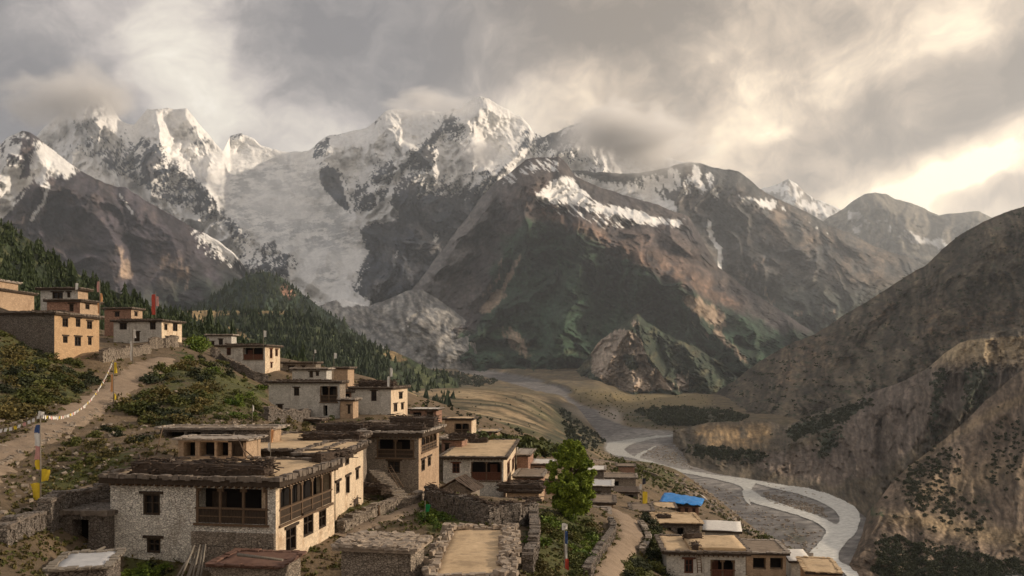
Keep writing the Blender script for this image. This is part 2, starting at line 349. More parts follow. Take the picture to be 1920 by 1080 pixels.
layer('brown_mountain', [(-200,330,d),(-60,300,d),(0,272,d),(20,254,d),(42,246,d),(56,248,d),(75,262,d),(100,282,d),(130,305,d),(160,326,d),(200,345,d),(235,352,d),(270,374,d),(320,402,d),(370,432,d),(410,452,d),(440,476,d),(462,505,d),(490,530,d),(540,560,d),(640,640,d)],
      [(-200,700,3300),(640,700,3300)], step=2.4, rows=220, nz=(110,190,330), jag=2, seed=9, mat=far_mat, apex=(60,246,260),
      ridges=[(330,80,[(50,246),(120,330),(200,430),(260,560)]), (260,70,[(235,352),(330,460),(400,560)]), (200,50,[(0,300),(-10,400),(30,520)]), (-160,30,[(222,362),(250,460),(240,560)])], color=c_left)

# ---- mountain right behind (hazy) with snow gullies
f_rsnow = field(0, [(.9, 8, [(1000,330),(1060,322),(1130,345),(1200,352),(1255,372),(1290,402),(1240,402),(1200,396),(1130,372),(1060,350)]),
                    (.55, 12, [(1150,330),(1180,336),(1300,320),(1300,370),(1200,352)]), (.8, 5, [(1380,362),(1420,372),(1450,384),(1480,400),(1440,390),(1390,384)]),
                    (.8, 3, [(1258,318),(1268,345)], 5), (.75, 3, [(1302,312),(1318,360)], 6), (.65, 3, [(1330,330),(1345,378)], 7), (.95, 2, [(1328,415),(1334,445),(1352,470),(1348,506)], 4), (.9, 2, [(1215,335),(1218,360)], 4), (.85,3,[(1400,345),(1440,372),(1520,420),(1560,440)],3)])
f_rwarm = field(0, [(1, 30, [(1400,350),(1500,410),(1620,460),(1720,500),(1640,560),(1520,470),(1420,420)]), (.8, 20, [(1180,420),(1300,440),(1340,500),(1260,480)]), (.5,14,[(1360,500),(1430,470),(1440,490),(1380,540)])])
f_rtan = field(0, [(.8, 6, [(1400,520),(1425,490)], 7), (.6, 7, [(1440,540),(1450,572)], 9), (.55, 7, [(1530,560),(1600,600),(1580,610),(1530,590)]), (.4, 7, [(1490,540),(1496,600)], 10)])
def c_right(PX, PY, r, r2, T):
    n = fbm(PX/60, PY/50+8, 5, .6); c = mixc(np.broadcast_to(np.array((.052,.053,.052)), PX.shape+(3,)).copy(), (.082,.072,.064), sstep(-.1, .4, n))
    c = mixc(c, (.16,.118,.085), sample(f_rwarm, PX, PY)*sstep(-.5, .4, n+r2))
    c = mixc(c, (.035,.045,.032), sstep(500, 600, PY+60*n)*.8)
    c = mixc(c, TAN, sstep(.35, .65, sample(f_rtan, PX, PY)+.5*fbm(PX/10, PY/25, 4)))
    q = sample(f_rsnow, PX, PY)
    s = sstep(.45, .55, q+(.5*(.5-r)+.6*fbm((PX-PY*.3)/8, (PY+PX*.1)/24, 5, .65))*np.clip(q*4, 0, 1))
    return mixc(c, SNOW, s)
d = 6200
layer('grey_mountain', [(900,420,d),(1000,340,d),(1080,318,d),(1110,322,d),(1180,326,d),(1235,318,d),(1268,310,d),(1290,304,d),(1312,306,d),(1335,314,d),(1365,316,d),(1385,322,d),(1402,334,d),(1425,354,d),(1450,368,d),(1475,380,d),(1500,392,d),(1530,408,d),(1552,422,d),(1575,430,d),(1600,440,d),(1640,462,d),(1680,476,d),(1710,485,d),(1735,497,d),(1780,540,d),(1840,590,d)],
      [(900,700,4200),(1540,650,4200),(1840,720,4200)], step=2.4, rows=220, nz=(100,200,430), jag=2, seed=14, mat=far_mat, apex=(1320,300,420),
      ridges=[(420,90,[(1300,304),(1290,380),(1330,520)]), (500,110,[(1385,322),(1460,430),(1600,560)]), (300,70,[(1600,440),(1640,520),(1700,580)]), (-260,50,[(1328,400),(1350,500),(1420,560)]), (300,60,[(1180,326),(1220,400),(1330,500)])], color=c_right)

# ---- the central brown and green mountain
f_csnow = field(0, [(.45, 8, [(930,335),(985,300),(1050,295),(1060,320),(1000,330),(960,345),(930,350)]),
                    (.82, 5, [(1045,335),(1065,330),(1090,352),(1150,382),(1210,400),(1250,412),(1290,410),(1270,425),(1200,418),(1150,412),(1110,400),(1060,385),(1015,380),(1000,365)]),
                    (.5, 6, [(1000,368),(1100,395),(1200,415),(1160,430),(1090,420),(1030,390)]), (.12, 5, [(1090,345),(1130,352),(1150,385),(1110,372)])])
f_cwarm = field(0, [(1, 10, [(980,352),(1000,366),(1100,425),(1200,460),(1290,505),(1400,570),(1380,580),(1270,530),(1160,485),(1090,450),(1010,400),(985,375)]), (.5, 30, [(1040,300),(980,340),(930,420),(870,470),(960,400),(1010,380)]), (.45, 20, [(1100,425),(1250,440),(1330,500),(1380,550),(1280,510)])])
f_cfor = field(0, [(1, 26, [(880,470),(1000,400),(1110,450),(1200,500),(1300,545),(1420,590),(1540,640),(1560,800),(860,800),(850,620),(920,600)]), (.0, 16, [(640,700),(720,560),(880,420),(920,480),(860,600),(840,680)]) ])
f_ctan = field(0, [(.75, 4, [(905,500),(945,460)], 3), (.8, 4, [(975,480),(950,530),(915,580)], 6), (.75, 5, [(930,540),(952,552),(920,585),(890,590)]), (.7, 4, [(940,480),(936,520),(900,560)], 4),(.6,4,[(915,520),(880,570),(865,585)],3),
                   (.85, 7, [(1270,550),(1310,556),(1350,580),(1370,598),(1358,620),(1330,610),(1290,580)]), (.7, 4, [(1340,620),(1370,650),(1400,680)], 6), (.6, 5, [(1290,600),(1340,640)], 4),
                   (.62, 8, [(925,612),(960,610),(1000,640),(990,680),(950,650)]), (.5, 7, [(1010,640),(1020,680),(1000,700)]), (.6,3,[(842,540),(846,590)],2)])
def c_cent(PX, PY, r, r2, T):
    n = fbm(PX/50, PY/60+30, 5, .6); c = mixc(np.broadcast_to(np.array((.050,.043,.044)), PX.shape+(3,)).copy(), (.08,.068,.062), sstep(-.1, .4, n))
    c = mixc(c, MOR, .5*sstep(880, 760, PX+.5*(PY-560)))
    c = mixc(c, (.20,.125,.085), sample(f_cwarm, PX, PY)*sstep(-.4, .3, n+r2+.15)*.9)
    c = mixc(c, (.022,.044,.026), sstep(.35, .7, sample(f_cfor, PX, PY)+.5*n+.25*r2+.5*(r-.5)))
    c = mixc(c, (.085,.09,.05), sstep(.1, .6, fbm(PX/35+5, PY/16, 5))*sstep(600, 680, PY)*.6)
    c = mixc(c, TAN, sstep(.35, .65, sample(f_ctan, PX, PY)+.45*fbm(PX/9, PY/22, 4, .6))*.85)
    q = sample(f_csnow, PX, PY)
    s = sstep(.45, .55, q+(.45*(.5-r)+.7*fbm((PX+PY*.9)/34, (PY-PX*.9)/7, 5, .6))*np.clip(q*4, 0, 1))
    return mixc(c, SNOW, s)
d = 4700
layer('central_mountain', [(600,690,d-900),(680,640,d-900),(735,590,d-800),(790,520,d-500),(845,447,d-300),(880,402,d),(905,365,d),(925,345,d),(950,328,d),(975,308,d),(990,296,d),(1012,294,d),(1035,297,d),(1046,292,d),(1060,305,d),(1078,328,d),(1095,338,d),(1130,352,d),(1180,368,d),(1230,384,d),(1290,405,d),(1312,440,d),(1345,498,d),(1400,542,d-300),(1450,574,d-600),(1490,600,d-800),(1530,628,d-1000),(1600,690,d-1000)],
      [(600,760,3000),(860,705,3000),(1000,720,2900),(1200,742,2800),(1360,745,2700),(1600,750,2700)], step=2.0, rows=300, nz=(85,230,430), jag=2.2, seed=21, mat=far_mat, det=.8, apex=(1020,290,220),
      ridges=[(420,90,[(1040,293),(1000,366),(1100,432),(1200,480),(1330,560),(1480,650)]), (260,60,[(1000,366),(960,460),(900,560),(860,620)]), (260,60,[(1100,432),(1080,540),(1050,640)]),
              (240,55,[(1200,480),(1190,560),(1195,600)]), (240,50,[(905,365),(850,470),(800,600)]), (-200,36,[(975,470),(940,530),(900,590)]), (260,60,[(1260,520),(1320,610),(1400,690)]), (200,40,[(1060,330),(1120,385),(1200,420)])], color=c_cent)

# ---- moraine below the glacier
def c_mor(PX, PY, r, r2, T):
    n = fbm((PX+PY)/30, (PY-PX)/12, 5, .6); c = mixc(np.broadcast_to(np.array((.13,.128,.125)), PX.shape+(3,)).copy(), (.24,.225,.205), sstep(-.3, .4, n))
    s = sstep(.5, .62, sample(field(0, [(.95, 5, [(620,545),(650,540),(700,570),(640,578)]), (.5, 6, [(745,595),(775,590),(770,625),(750,630)]), (.45,6,[(750,620),(790,634)],4)]), PX, PY)+.5*fbm(PX/8, PY/5, 4))
    return mixc(c, SNOW, s)
layer('moraine', [(540,600,3700),(600,572,3700),(640,560,3700),(690,574,3700),(730,560,3700),(765,545,3650),(790,542,3600),(820,560,3550),(850,582,3500),(875,602,3450),(890,630,3400),(900,668,3350),(930,690,3350)],
      [(540,720,2900),(700,700,2800),(800,690,2900),(930,712,3000)], step=2.5, rows=110, nz=(60,60,70), jag=1.5, seed=33, mat=far_mat,
      ridges=[(120,60,[(700,574),(780,610),(870,640)]), (-90,40,[(690,600),(760,640),(800,680)])], color=c_mor)

# ---- eroded foothill
f_bl = field(0, [(1, 5, [(1110,700),(1112,650),(1140,625),(1165,615),(1190,625),(1206,640),(1215,680),(1240,700),(1270,730),(1160,735)]), (.85, 4, [(1180,610),(1195,592),(1200,605),(1185,622)]), (.0, 5, [(1165,668),(1185,660),(1200,690),(1180,700)]),
                 (.75, 6, [(1270,690),(1300,705),(1290,735),(1260,735)]), (.6, 5, [(1060,640),(1080,690)], 8)])
def c_foot(PX, PY, r, r2, T):
    n = fbm(PX/40, PY/30+9, 5, .6); c = mixc(np.broadcast_to(np.array((.028,.04,.024)), PX.shape+(3,)).copy(), (.10,.09,.05), sstep(.0, .5, n))
    k = sstep(.4, .6, sample(f_bl, PX, PY)+.5*fbm(PX/8, PY/20, 5, .6)); return mixc(c, PINK, k*(.75+.25*sstep(-.2, .3, fbm(PX/5, PY/25, 3))))
layer('eroded_foothill', [(1020,720,2900),(1075,700,2900),(1105,668,2900),(1125,640,2900),(1150,618,2900),(1178,600,2900),(1196,589,2900),(1212,604,2900),(1240,622,2900),(1280,640,2900),(1320,660,2900),(1365,690,2900),(1400,720,2800),(1440,745,2800)],
      [(1020,745,2500),(1440,752,2400)], step=1.6, rows=150, nz=(18,70,120), jag=3, seed=41, mat=mid_mat, det=.6, apex=(1190,580,120),
      ridges=[(150,26,[(1196,589),(1150,660),(1120,730)]), (150,26,[(1196,589),(1215,670),(1260,735)]), (130,24,[(1280,640),(1330,720)]), (120,20,[(1180,620),(1185,690),(1190,740)])], color=c_foot)

# ---- forested hill between the village and the glacier, and the meadow terrace before it
def c_hill(PX, PY, r, r2, T):
    n = fbm(PX/26, PY/18, 5, .6); c = mixc(np.broadcast_to(np.array(FOR)*1.25, PX.shape+(3,)).copy(), (.05,.065,.035), sstep(.0, .5, n))
    c = mixc(c, (.26,.15,.10), sstep(.45, .6, sample(field(0, [(1, 6, [(525,530),(545,532),(556,560),(538,570),(528,550)])]), PX, PY)+.3*n)); return c
_, _fhill = layer('forest_hill', [(240,640,2500),(330,600,2500),(372,575,2500),(410,548,2500),(440,528,2500),(470,514,2500),(500,510,2500),(530,522,2500),(552,540,2480),(580,560,2450),(620,590,2400),(660,620,2350),(700,648,2300),(740,676,2250),(780,700,2200)],
      [(240,720,1700),(780,730,1700)], step=2.4, rows=130, nz=(50,80,60), jag=1.5, seed=51, mat=mid_mat, color=c_hill)
f_mead = field(0, [(.95, 4, [(330,583),(370,581),(556,582),(556,588),(450,590),(380,594),(440,612),(480,640),(462,640),(420,612),(360,600)]), (.6, 5, [(520,690),(560,700),(600,740),(540,730)]), (.9, 6, [(712,650),(735,655),(770,672),(775,682),(740,678),(715,668)]), (.35, 10, [(440,620),(520,670),(540,660)])])
def c_mead(PX, PY, r, r2, T):
    n = fbm(PX/30, PY/14, 5, .6); c = mixc(np.broadcast_to(np.array((.028,.040,.020)), PX.shape+(3,)).copy(), (.075,.085,.038), sstep(-.1, .5, n+.3*r))
    m = sstep(.4, .6, sample(f_mead, PX, PY)+.3*fbm(PX/14, PY/7, 4)); return mixc(c, (.24,.17,.085), m)
_, _mead = layer('meadow_hill', [(180,600,1150),(280,586,1200),(330,584,1250),(370,582,1300),(450,582,1300),(540,582,1300),(565,590,1280),(600,606,1250),(640,628,1250),(680,645,1250),(715,652,1250),(740,660,1250),(770,672,1200),(800,690,1150),(860,712,1100)],
      [(180,700,500),(400,760,480),(860,780,640)], step=2.2, rows=150, nz=(60,90,34), jag=1, seed=61, mat=mid_mat, color=c_mead)

# ---- forested slope above the village on the left
def c_pine(PX, PY, r, r2, T):
    n = fbm(PX/22, PY/22, 4, .6); return mixc(np.broadcast_to(np.array((.02,.028,.013)), PX.shape+(3,)).copy(), (.065,.065,.028), sstep(.0, .4, n))
pine_hill, pine_grid = layer('pine_hill', [(-500,200,430),(-200,330,420),(0,418,400),(60,452,395),(120,500,390),(180,532,380),(240,556,370),(300,580,360),(350,602,350),(400,626,340),(470,660,330),(600,710,320)],
      [(-500,640,200),(0,600,190),(100,640,200),(200,668,215),(300,690,235),(600,730,260)], step=3, rows=120, nz=(80,120,12), jag=1, seed=71, mat=mid_mat, color=c_pine)

# ---- right side of the valley
f_or = field(0, [(.8, 20, [(1700,640),(1800,600),(1960,570),(1960,600),(1820,625)]), (.5, 25, [(1480,640),(1540,620),(1560,680),(1460,700)]), (.7, 5, [(1675,570),(1640,600)], 7), (.6, 6, [(1760,560),(1740,620)], 9), (.5, 8, [(1480,690),(1470,730)], 9)])
def c_rhill(PX, PY, r, r2, T):
    n = fbm(PX/45, PY/30, 5, .62); c = mixc(np.broadcast_to(np.array((.058,.047,.034)), PX.shape+(3,)).copy(), (.118,.092,.062), sstep(-.2, .5, n+.35*(r-.5)))
    c = mixc(c, (.040,.042,.026), sstep(.1, .35, fbm(PX/16+4, PY/9, 5, .62)))
    return mixc(c, (.25,.155,.09), sample(f_or, PX, PY)*sstep(-.3, .4, fbm(PX/14, PY/10, 4))*.8)
_, _rhill = layer('right_mountain', [(1270,762,2500),(1335,742,2450),(1375,716,2400),(1420,680,2350),(1450,663,2300),(1490,640,2200),(1530,626,2150),(1580,592,2080),(1640,556,2000),(1690,524,1900),(1735,497,1820),(1752,482,1790),(1768,466,1760),(1800,440,1700),(1840,418,1620),(1880,400,1560),(1920,386,1500),(2000,372,1400),(2150,380,1350),(2400,420,1350),(2700,480,1350)],
      [(1270,800,2100),(1440,790,1550),(1560,800,1350),(1800,760,1150),(2200,760,1050),(2700,780,1050)], step=2.6, rows=250, nz=(90,260,75), jag=1.6, seed=81, mat=mid_mat, fine=.4, foot=True,
      ridges=[(90,60,[(1735,497),(1600,640),(1500,760)]), (80,50,[(1580,592),(1480,700),(1420,780)]), (-60,36,[(1690,560),(1600,680)]), (90,70,[(1900,390),(1780,560),(1700,700)])], color=c_rhill)
f_cliff = field(0, [(1, 7, [(1560,800),(1620,745),(1700,700),(1800,640),(1960,625),(1960,700),(1850,730),(1760,790),(1700,850),(1620,900),(1560,890)]), (.7, 12, [(1420,850),(1540,830),(1600,920),(1480,900),(1400,880)])])
f_scr = field(0, [(1, 10, [(1470,800),(1560,770),(1640,740),(1640,760),(1560,800),(1480,830)]), (.9, 8, [(1530,810),(1600,790),(1560,850),(1530,870)]), (1, 9, [(1810,680),(1870,690),(1850,760),(1800,770),(1760,810),(1750,830),(1800,780)]),
                  (.9, 7, [(1280,830),(1440,848),(1430,870),(1300,862)]), (1, 8, [(1750,690),(1775,690),(1760,820),(1735,850)]), (.7,8,[(1900,690),(1960,680),(1960,740),(1900,750)])])
f_bench = field(0, [(1, 5, [(1310,800),(1440,795),(1450,820),(1430,842),(1330,836),(1300,820)])])
def c_bluff(PX, PY, r, r2, T):
    n = fbm(PX/30, PY/30, 5, .62); c = mixc(np.broadcast_to(np.array((.075,.062,.045)), PX.shape+(3,)).copy(), (.15,.118,.08), sstep(-.2, .5, n))
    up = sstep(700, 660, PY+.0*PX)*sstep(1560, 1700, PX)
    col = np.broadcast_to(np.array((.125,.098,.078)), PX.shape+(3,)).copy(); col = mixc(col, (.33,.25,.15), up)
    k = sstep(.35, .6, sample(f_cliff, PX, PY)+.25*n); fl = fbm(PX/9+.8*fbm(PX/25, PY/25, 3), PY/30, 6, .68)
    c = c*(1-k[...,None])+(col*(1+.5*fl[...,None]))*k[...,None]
    c = mixc(c, (.30,.20,.10), sample(f_bench, PX, PY)*sstep(-.5, .3, n+.1)*.85)
    return mixc(c, (.034,.044,.026), sstep(.42, .6, sample(f_scr, PX, PY)*.75+.75*fbm(PX/11, PY/8, 4, .6)-.05))
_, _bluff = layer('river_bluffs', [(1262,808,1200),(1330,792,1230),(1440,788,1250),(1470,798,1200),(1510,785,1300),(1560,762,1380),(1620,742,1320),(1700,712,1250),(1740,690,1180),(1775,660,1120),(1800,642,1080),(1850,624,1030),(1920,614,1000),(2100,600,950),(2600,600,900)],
      [(x, y, 110.6*F/(y-HY)) for x, y in ((1262,832),(1290,874),(1340,888),(1400,897),(1450,905),(1500,917),(1550,930),(1600,950),(1640,985),(1720,1010),(1900,1010),(2600,1010))],
      mids=[((1262,819,1180),(1330,838,1000),(1440,845,940),(1510,825,1000),(1560,800,1130),(1620,780,1080),(1700,745,1080),(1800,700,980),(1920,690,900),(2600,700,850))],
      step=2, rows=200, nz=(38,85,40), jag=1.4, seed=91, mat=mid_mat, fine=.4, foot=True, wrp=.55, det=.7,
      ridges=[(60,30,[(1560,770),(1600,850),(1610,940)]), (70,30,[(1650,735),(1680,820),(1690,920)]), (70,40,[(1760,680),(1740,780),(1700,880)]), (50,20,[(1850,625),(1840,700),(1800,780)]), (-50,14,[(1655,780),(1650,860)]), (50,24,[(1500,790),(1470,860),(1440,895)]), (60,26,[(1790,640),(1795,700)])], color=c_bluff)
f_ntan = field(0, [(1, 9, [(1650,960),(1740,965),(1830,985),(1930,1000),(2000,1040),(1930,1030),(1820,1010),(1720,985),(1660,975)]), (.5, 12, [(1690,900),(1800,880),(1900,860),(1960,880),(1800,930),(1700,930)]), (.8, 4, [(1690,880),(1750,840),(1850,780),(1930,740)], 5)])
f_ngr = field(0, [(.3, 10, [(1640,985),(1700,985),(1820,1015),(1960,1060),(1960,1100),(1660,1100),(1600,1040)]), (.55, 10, [(1820,900),(1860,920),(1870,960),(1820,950)]), (.6, 8, [(1640,930),(1670,960),(1650,985),(1610,980)])])
def c_near(PX, PY, r, r2, T):
    n = fbm(PX/40, PY/22, 5, .62); c = mixc(np.broadcast_to(np.array((.095,.070,.050)), PX.shape+(3,)).copy(), (.155,.115,.083), sstep(-.2, .5, n))
    c = mixc(c, (.22,.16,.09), sample(f_ntan, PX, PY)*.8)
    c = mixc(c, (.042,.048,.026), sstep(.5, .62, sample(f_ngr, PX, PY)+.5*fbm(PX/13, PY/8, 4, .6)))
    return c
near_slope, near_grid = layer('scrub_slope', [(1585,1045,520),(1620,985,560),(1650,935,590),(1680,895,620),(1720,862,650),(1770,825,680),(1810,790,700),(1850,750,720),(1890,715,740),(1930,682,750),(2020,640,750),(2300,560,720),(2600,520,700)],
      [(1585,1075,436),(1640,1100,400),(1800,1140,360),(2600,1250,300)],
      mids=[((1585,1055,490),(1650,965,510),(1740,975,500),(1840,1000,490),(1930,1000,480),(2600,900,450)), ((1585,1065,450),(1620,1030,450),(1700,1050,440),(1840,1070,430),(2600,1100,400))],
      step=2.4, rows=200, nz=(70,130,12), jag=1.5, seed=101, mat=mid_mat, fine=.35,
      ridges=[(16,50,[(1850,750),(1780,860),(1700,950)]), (-10,40,[(1920,760),(1860,880)]), (14,40,[(1930,800),(1900,920)])], color=c_near)
# ---------------------------------------------------------------- the ground: village slope, fields and river bed in one sheet
RIVER_D = [(200,-110),(1290,-110),(1400,-103),(1650,-88),(2000,-64),(2700,-39.6),(2950,-10),(4600,0)]
def dz(py, z): return z*F/(HY-py)
CP = [ # px, py, metres away
 (-500,640,100),(-500,760,60),(-500,1080,28),(-500,1500,14),(0,1500,15),(0,1200,24),(0,1080,34),(60,1000,42),(150,930,52),(0,870,58),(0,840,61),(170,770,80),(250,712,102),(285,690,111),(0,700,82),(60,695,86),(180,700,99),(0,620,97),(0,580,112),(-200,560,120),(100,668,101),(190,668,103),
 (330,640,142),(205,655,135),(260,650,140),(150,850,62),(120,790,72),(280,790,79),(350,750,90),(300,720,100),(450,760,96),(500,790,92),(480,730,110),(420,690,130),(460,700,148),(530,700,150),(400,655,165),(380,648,240),(300,642,260),(150,630,240),(470,690,250),(620,724,260),
 (205,1056,47),(300,1112,43),(200,1130,39),(400,1092,45.3),(500,1125,43),(620,1130,44),(300,1300,28),(650,935,68),(640,1000,56),(600,1080,47),(750,925,76),(820,970,60),(820,925,76),(700,990,56),(560,900,60),(450,880,60),(300,870,56),
 (700,1130,38),(870,1120,36),(900,1060,46),(990,1100,41),(900,960,64),(1000,950,72),(900,937,100),(970,935,104),(830,905,100),(1070,960,76),(1060,1080,48),(1160,960,92),(1200,1000,82),(1150,1080,56),(1000,1300,27),(1300,1110,70),(1250,1300,40),(1400,1110,72),
 (500,783,115),(640,783,116),(760,783,121),(700,790,112),(600,810,100),(700,800,104),(850,830,122),(800,800,128),(930,850,132),(960,870,128),(1010,905,125),(1090,905,140),
 (600,705,165),(700,712,175),(550,715,150),(700,740,160),(780,745,190),(860,770,260),(740,722,420),(770,771,640),(860,768,720),(780,735,1200),(860,740,1150),(780,722,1700),(950,745,1150),(1020,740,1500),(900,803,480),(980,800,520),(1000,835,440),(900,815,330),(1000,850,330),(1040,765,900),
 (1500,1062,110),(1450,1100,90),(1600,1120,100),(1700,1300,70),(1420,1000,150),(1350,975,190),(1240,965,180),(1310,935,260),(1260,935,230),(1200,905,220),(1130,905,170),(1200,875,290),(1270,880,320),(1130,862,330),(1080,850,400),(1310,922,300),(1380,985,215),(1460,1030,165),(1560,1075,140),
 (900,724,2300),(820,714,2400),(760,704,2500),(1000,732,2200),(960,727,2200),(600,730,500),(500,740,330)]
CP += [(1050,800,1000),(1090,830,900),(1130,845,1040)]
for px, py, z in [(1140,840,-110),(1200,880,-109),(1300,930,-109),(1350,960,-109),(1400,990,-109),(1460,1020,-109),(1510,1050,-109),(1560,1080,-110),(1180,855,-110),(1250,830,-110),(1280,860,-110),(1400,900,-110),(1500,925,-110),(1560,960,-110),(1600,1000,-110),(1450,950,-110),(1520,1010,-110),(1380,930,-110),(1300,890,-110),(1620,1080,-110),(1700,1050,-110),(1900,1040,-110),(2400,1040,-110),(1900,1200,-110),(2400,1300,-110),(1700,1150,-110),(1280,818,-110),(1180,803,-102),(1250,790,-98),(1340,780,-94),(1110,775,-92),(1050,740,-75),(1180,760,-70),(1300,752,-55),(1130,735,-55),(1050,722,-50),(950,712,-45),(1500,780,-90)]:
    CP.append((px, py, dz(py, z)))
CP = np.array(CP, float)
def _feat(px, d): return np.stack([px/340.0, 2.6*np.log(d)], -1)
_A = _feat(CP[:,0], CP[:,2]); _n = len(_A)
def _tps(r2): return .5*r2*np.log(r2+1e-9)
def _solve():
    K = _tps(((_A[:,None]-_A[None])**2).sum(-1))+np.eye(_n)*.01
    M = np.zeros((_n+3, _n+3)); M[:_n,:_n] = K; M[:_n,_n] = 1; M[:_n,_n+1:] = _A; M[_n:,:_n] = M[:_n,_n:].T
    b = np.zeros(_n+3); b[:_n] = CP[:,1]; return np.linalg.solve(M, b)
_W = _solve()
def _py(px, d):
    f = _feat(px, d); sh = f.shape[:-1]; f = f.reshape(-1, 2); out = np.empty(len(f))
    for i in range(0, len(f), 40000):
        q = f[i:i+40000]; out[i:i+40000] = _tps(((q[:,None]-_A[None])**2).sum(-1))@_W[:_n]+_W[_n]+q@_W[_n+1:]
    return out.reshape(sh)
gpx = np.arange(-620, 2620, 4.0); gln = np.linspace(math.log(11), math.log(4600), 820)
GPX, GD = np.meshgrid(gpx, np.exp(gln)); GPY = _py(GPX, GD)
GZ = (HY-GPY)/F*GD; GX = (GPX-CX)/F*GD
zr = interp(RIVER_D, GD); _k = sstep(1110, 1190, GPX); zr = zr*(1-_k)+interp([(200,-110),(1290,-110),(2400,-94),(4600,-80)], GD)*_k
GZ = np.maximum(GZ, zr)                       # nothing lies below the river bed
_pp = HY-zr/GD*F                               # the flat gravel plain of the river, by the outline of its banks
_pl = sample(field(0, [(1, 7, [(1275,808),(1180,800),(1130,825),(1140,856),(1190,872),(1240,902),(1300,937),(1345,967),(1400,1002),(1460,1037),(1510,1064),(1580,1100),(1760,1250),(2300,1400),(2300,808)]), (1, 4, [(860,690),(900,694),(1000,713),(1062,732),(1115,768),(1190,798),(1290,806),(1290,816),(1130,830),(1095,796),(1050,748),(940,714),(860,698)])]), GPX, _pp)
_pl = np.where((GPX > 1560) & (GD > 450) & (GD < 1400), 1, _pl)
GZ = GZ*(1-_pl)+zr*_pl
GZ = np.where((GPX > 1290) & (GD > 500) & (GD < 1300), GZ-9*sample(field(0, [(1, 6, [(1290,858),(1340,874),(1400,883),(1450,891),(1500,903),(1550,915),(1600,934),(1640,970),(1720,996),(2300,996),(2300,806),(1290,806)])]), GPX, _pp), GZ)
GZ = np.where((GPX > 1150) & (GD > 1100), np.minimum(GZ, zr+14+4*fbm(GX/80, GD/80, 3)), GZ)
GZ = np.where((GD > 1330) & (_pl < .3), np.maximum(GZ, zr+7+3*fbm(GX/60, GD/60, 3)), GZ)
GZ += .35*fbm(GX/5, GD/5, 4)*sstep(10, 60, GD)*sstep(0, 4, GZ-zr)*sstep(900, 300, GD)+.12*fbm(GX/1.3, GD/1.3, 3)*sstep(200, 80, GD)+3*fbm(GX/90, GD/90, 4)*sstep(300, 900, GD)*sstep(2, 12, GZ-zr)
def gz(x, y):
    """height of the ground sheet at x, y"""
    px = x/y*F+CX; i = np.clip((math.log(y)-gln[0])/(gln[1]-gln[0]), 0, len(gln)-1.001); j = np.clip((px-gpx[0])/4, 0, len(gpx)-1.001)
    a, b = int(i), int(j); fi, fj = i-a, j-b
    return float((GZ[a,b]*(1-fj)+GZ[a,b+1]*fj)*(1-fi)+(GZ[a+1,b]*(1-fj)+GZ[a+1,b+1]*fj)*fi)
def hit(px, py, dmin=12, dmax=4000):
    """where the line of sight through px, py meets the ground"""
    d = dmin; pd = dmin
    while d < dmax:
        x = (px-CX)/F*d
        if (HY-py)/F*d <= gz(x, d):
            lo, hi = pd, d
            for _ in range(18):
                m = (lo+hi)/2; mx_ = (px-CX)/F*m
                if (HY-py)/F*m <= gz(mx_, m): hi = m
                else: lo = m
            return Vector(((px-CX)/F*hi, hi, gz((px-CX)/F*hi, hi)))
        pd = d; d *= 1.012
    return Vector(((px-CX)/F*dmax, dmax, 0))
gpyp = HY-GZ/GD*F                              # the sheet's points as seen from the camera, to lay its ground covers
nearm = GD < 2000
slopey = np.abs(np.gradient(GZ, axis=0)/np.gradient(GD, axis=0))
n = fbm(GX/9, GD/9, 5, .6); nb = fbm(GX/2.2, GD/2.2, 4, .6); nL = fbm(GX/60, GD/60, 5, .6)
gc = mixc(np.broadcast_to(np.array((.105,.077,.048)), GX.shape+(3,)).copy(), (.175,.125,.078), sstep(-.4, .5, n))
f_green = field(.25, [(.95, 12, [(170,860),(230,850),(300,880),(190,900),(100,940),(60,905)]), (.8, 20, [(0,600),(110,670),(180,700),(160,760),(0,790)]), (.75, 16, [(330,660),(400,680),(500,740),(480,780),(400,790),(260,750),(300,700)]),
    (1, 10, [(400,700),(500,735),(480,762),(420,740)]), (.9, 8, [(230,1020),(330,1050),(340,1090),(230,1090)]), (.6, 16, [(640,930),(760,930),(760,1000),(640,990)]), (.9, 14, [(1000,960),(1110,960),(1120,1090),(1000,1090)]),
    (.75, 10, [(1170,990),(1240,990),(1230,1090),(1160,1090)]), (.9, 10, [(780,940),(830,930),(900,990),(800,1000)]), (.75, 20, [(1130,850),(1240,860),(1310,915),(1350,960),(1500,1030),(1540,1090),(1440,1000),(1340,930),(1200,900)]), (.1, 10, [(0,800),(200,760),(220,790),(120,860),(0,930)])])
gr = sstep(.42, .6, sample(f_green, GPX, gpyp)+.5*n+.3*nb-.05)*(GD < 420)
gc = mixc(gc, (.085,.085,.03), gr); gc = mixc(gc, (.055,.06,.024), gr*sstep(0, .5, nb+n))
far = sstep(300, 420, GD)
fz = GZ-zr
fcol = mixc(np.broadcast_to(np.array((.10,.080,.048)), GX.shape+(3,)).copy(), (.17,.125,.072), sstep(-.3, .4, nL))
tr = fbm(GX/420+3, GD/160, 3, .5)+.10*fbm(GX/60, GD/40, 3)                # terraced fields: strips with dark banks
lnb = np.log(GD)*15+tr*3.4; band = np.abs((lnb % 1)-.5)*2
inf = sample(field(0, [(1, 10, [(740,712),(900,730),(1035,745),(1040,790),(1000,830),(920,835),(880,800),(830,770),(770,760)])]), GPX, gpyp)
cell = perlin(np.floor(lnb)*3.7+GX/GD*6, np.floor(lnb)*1.9)
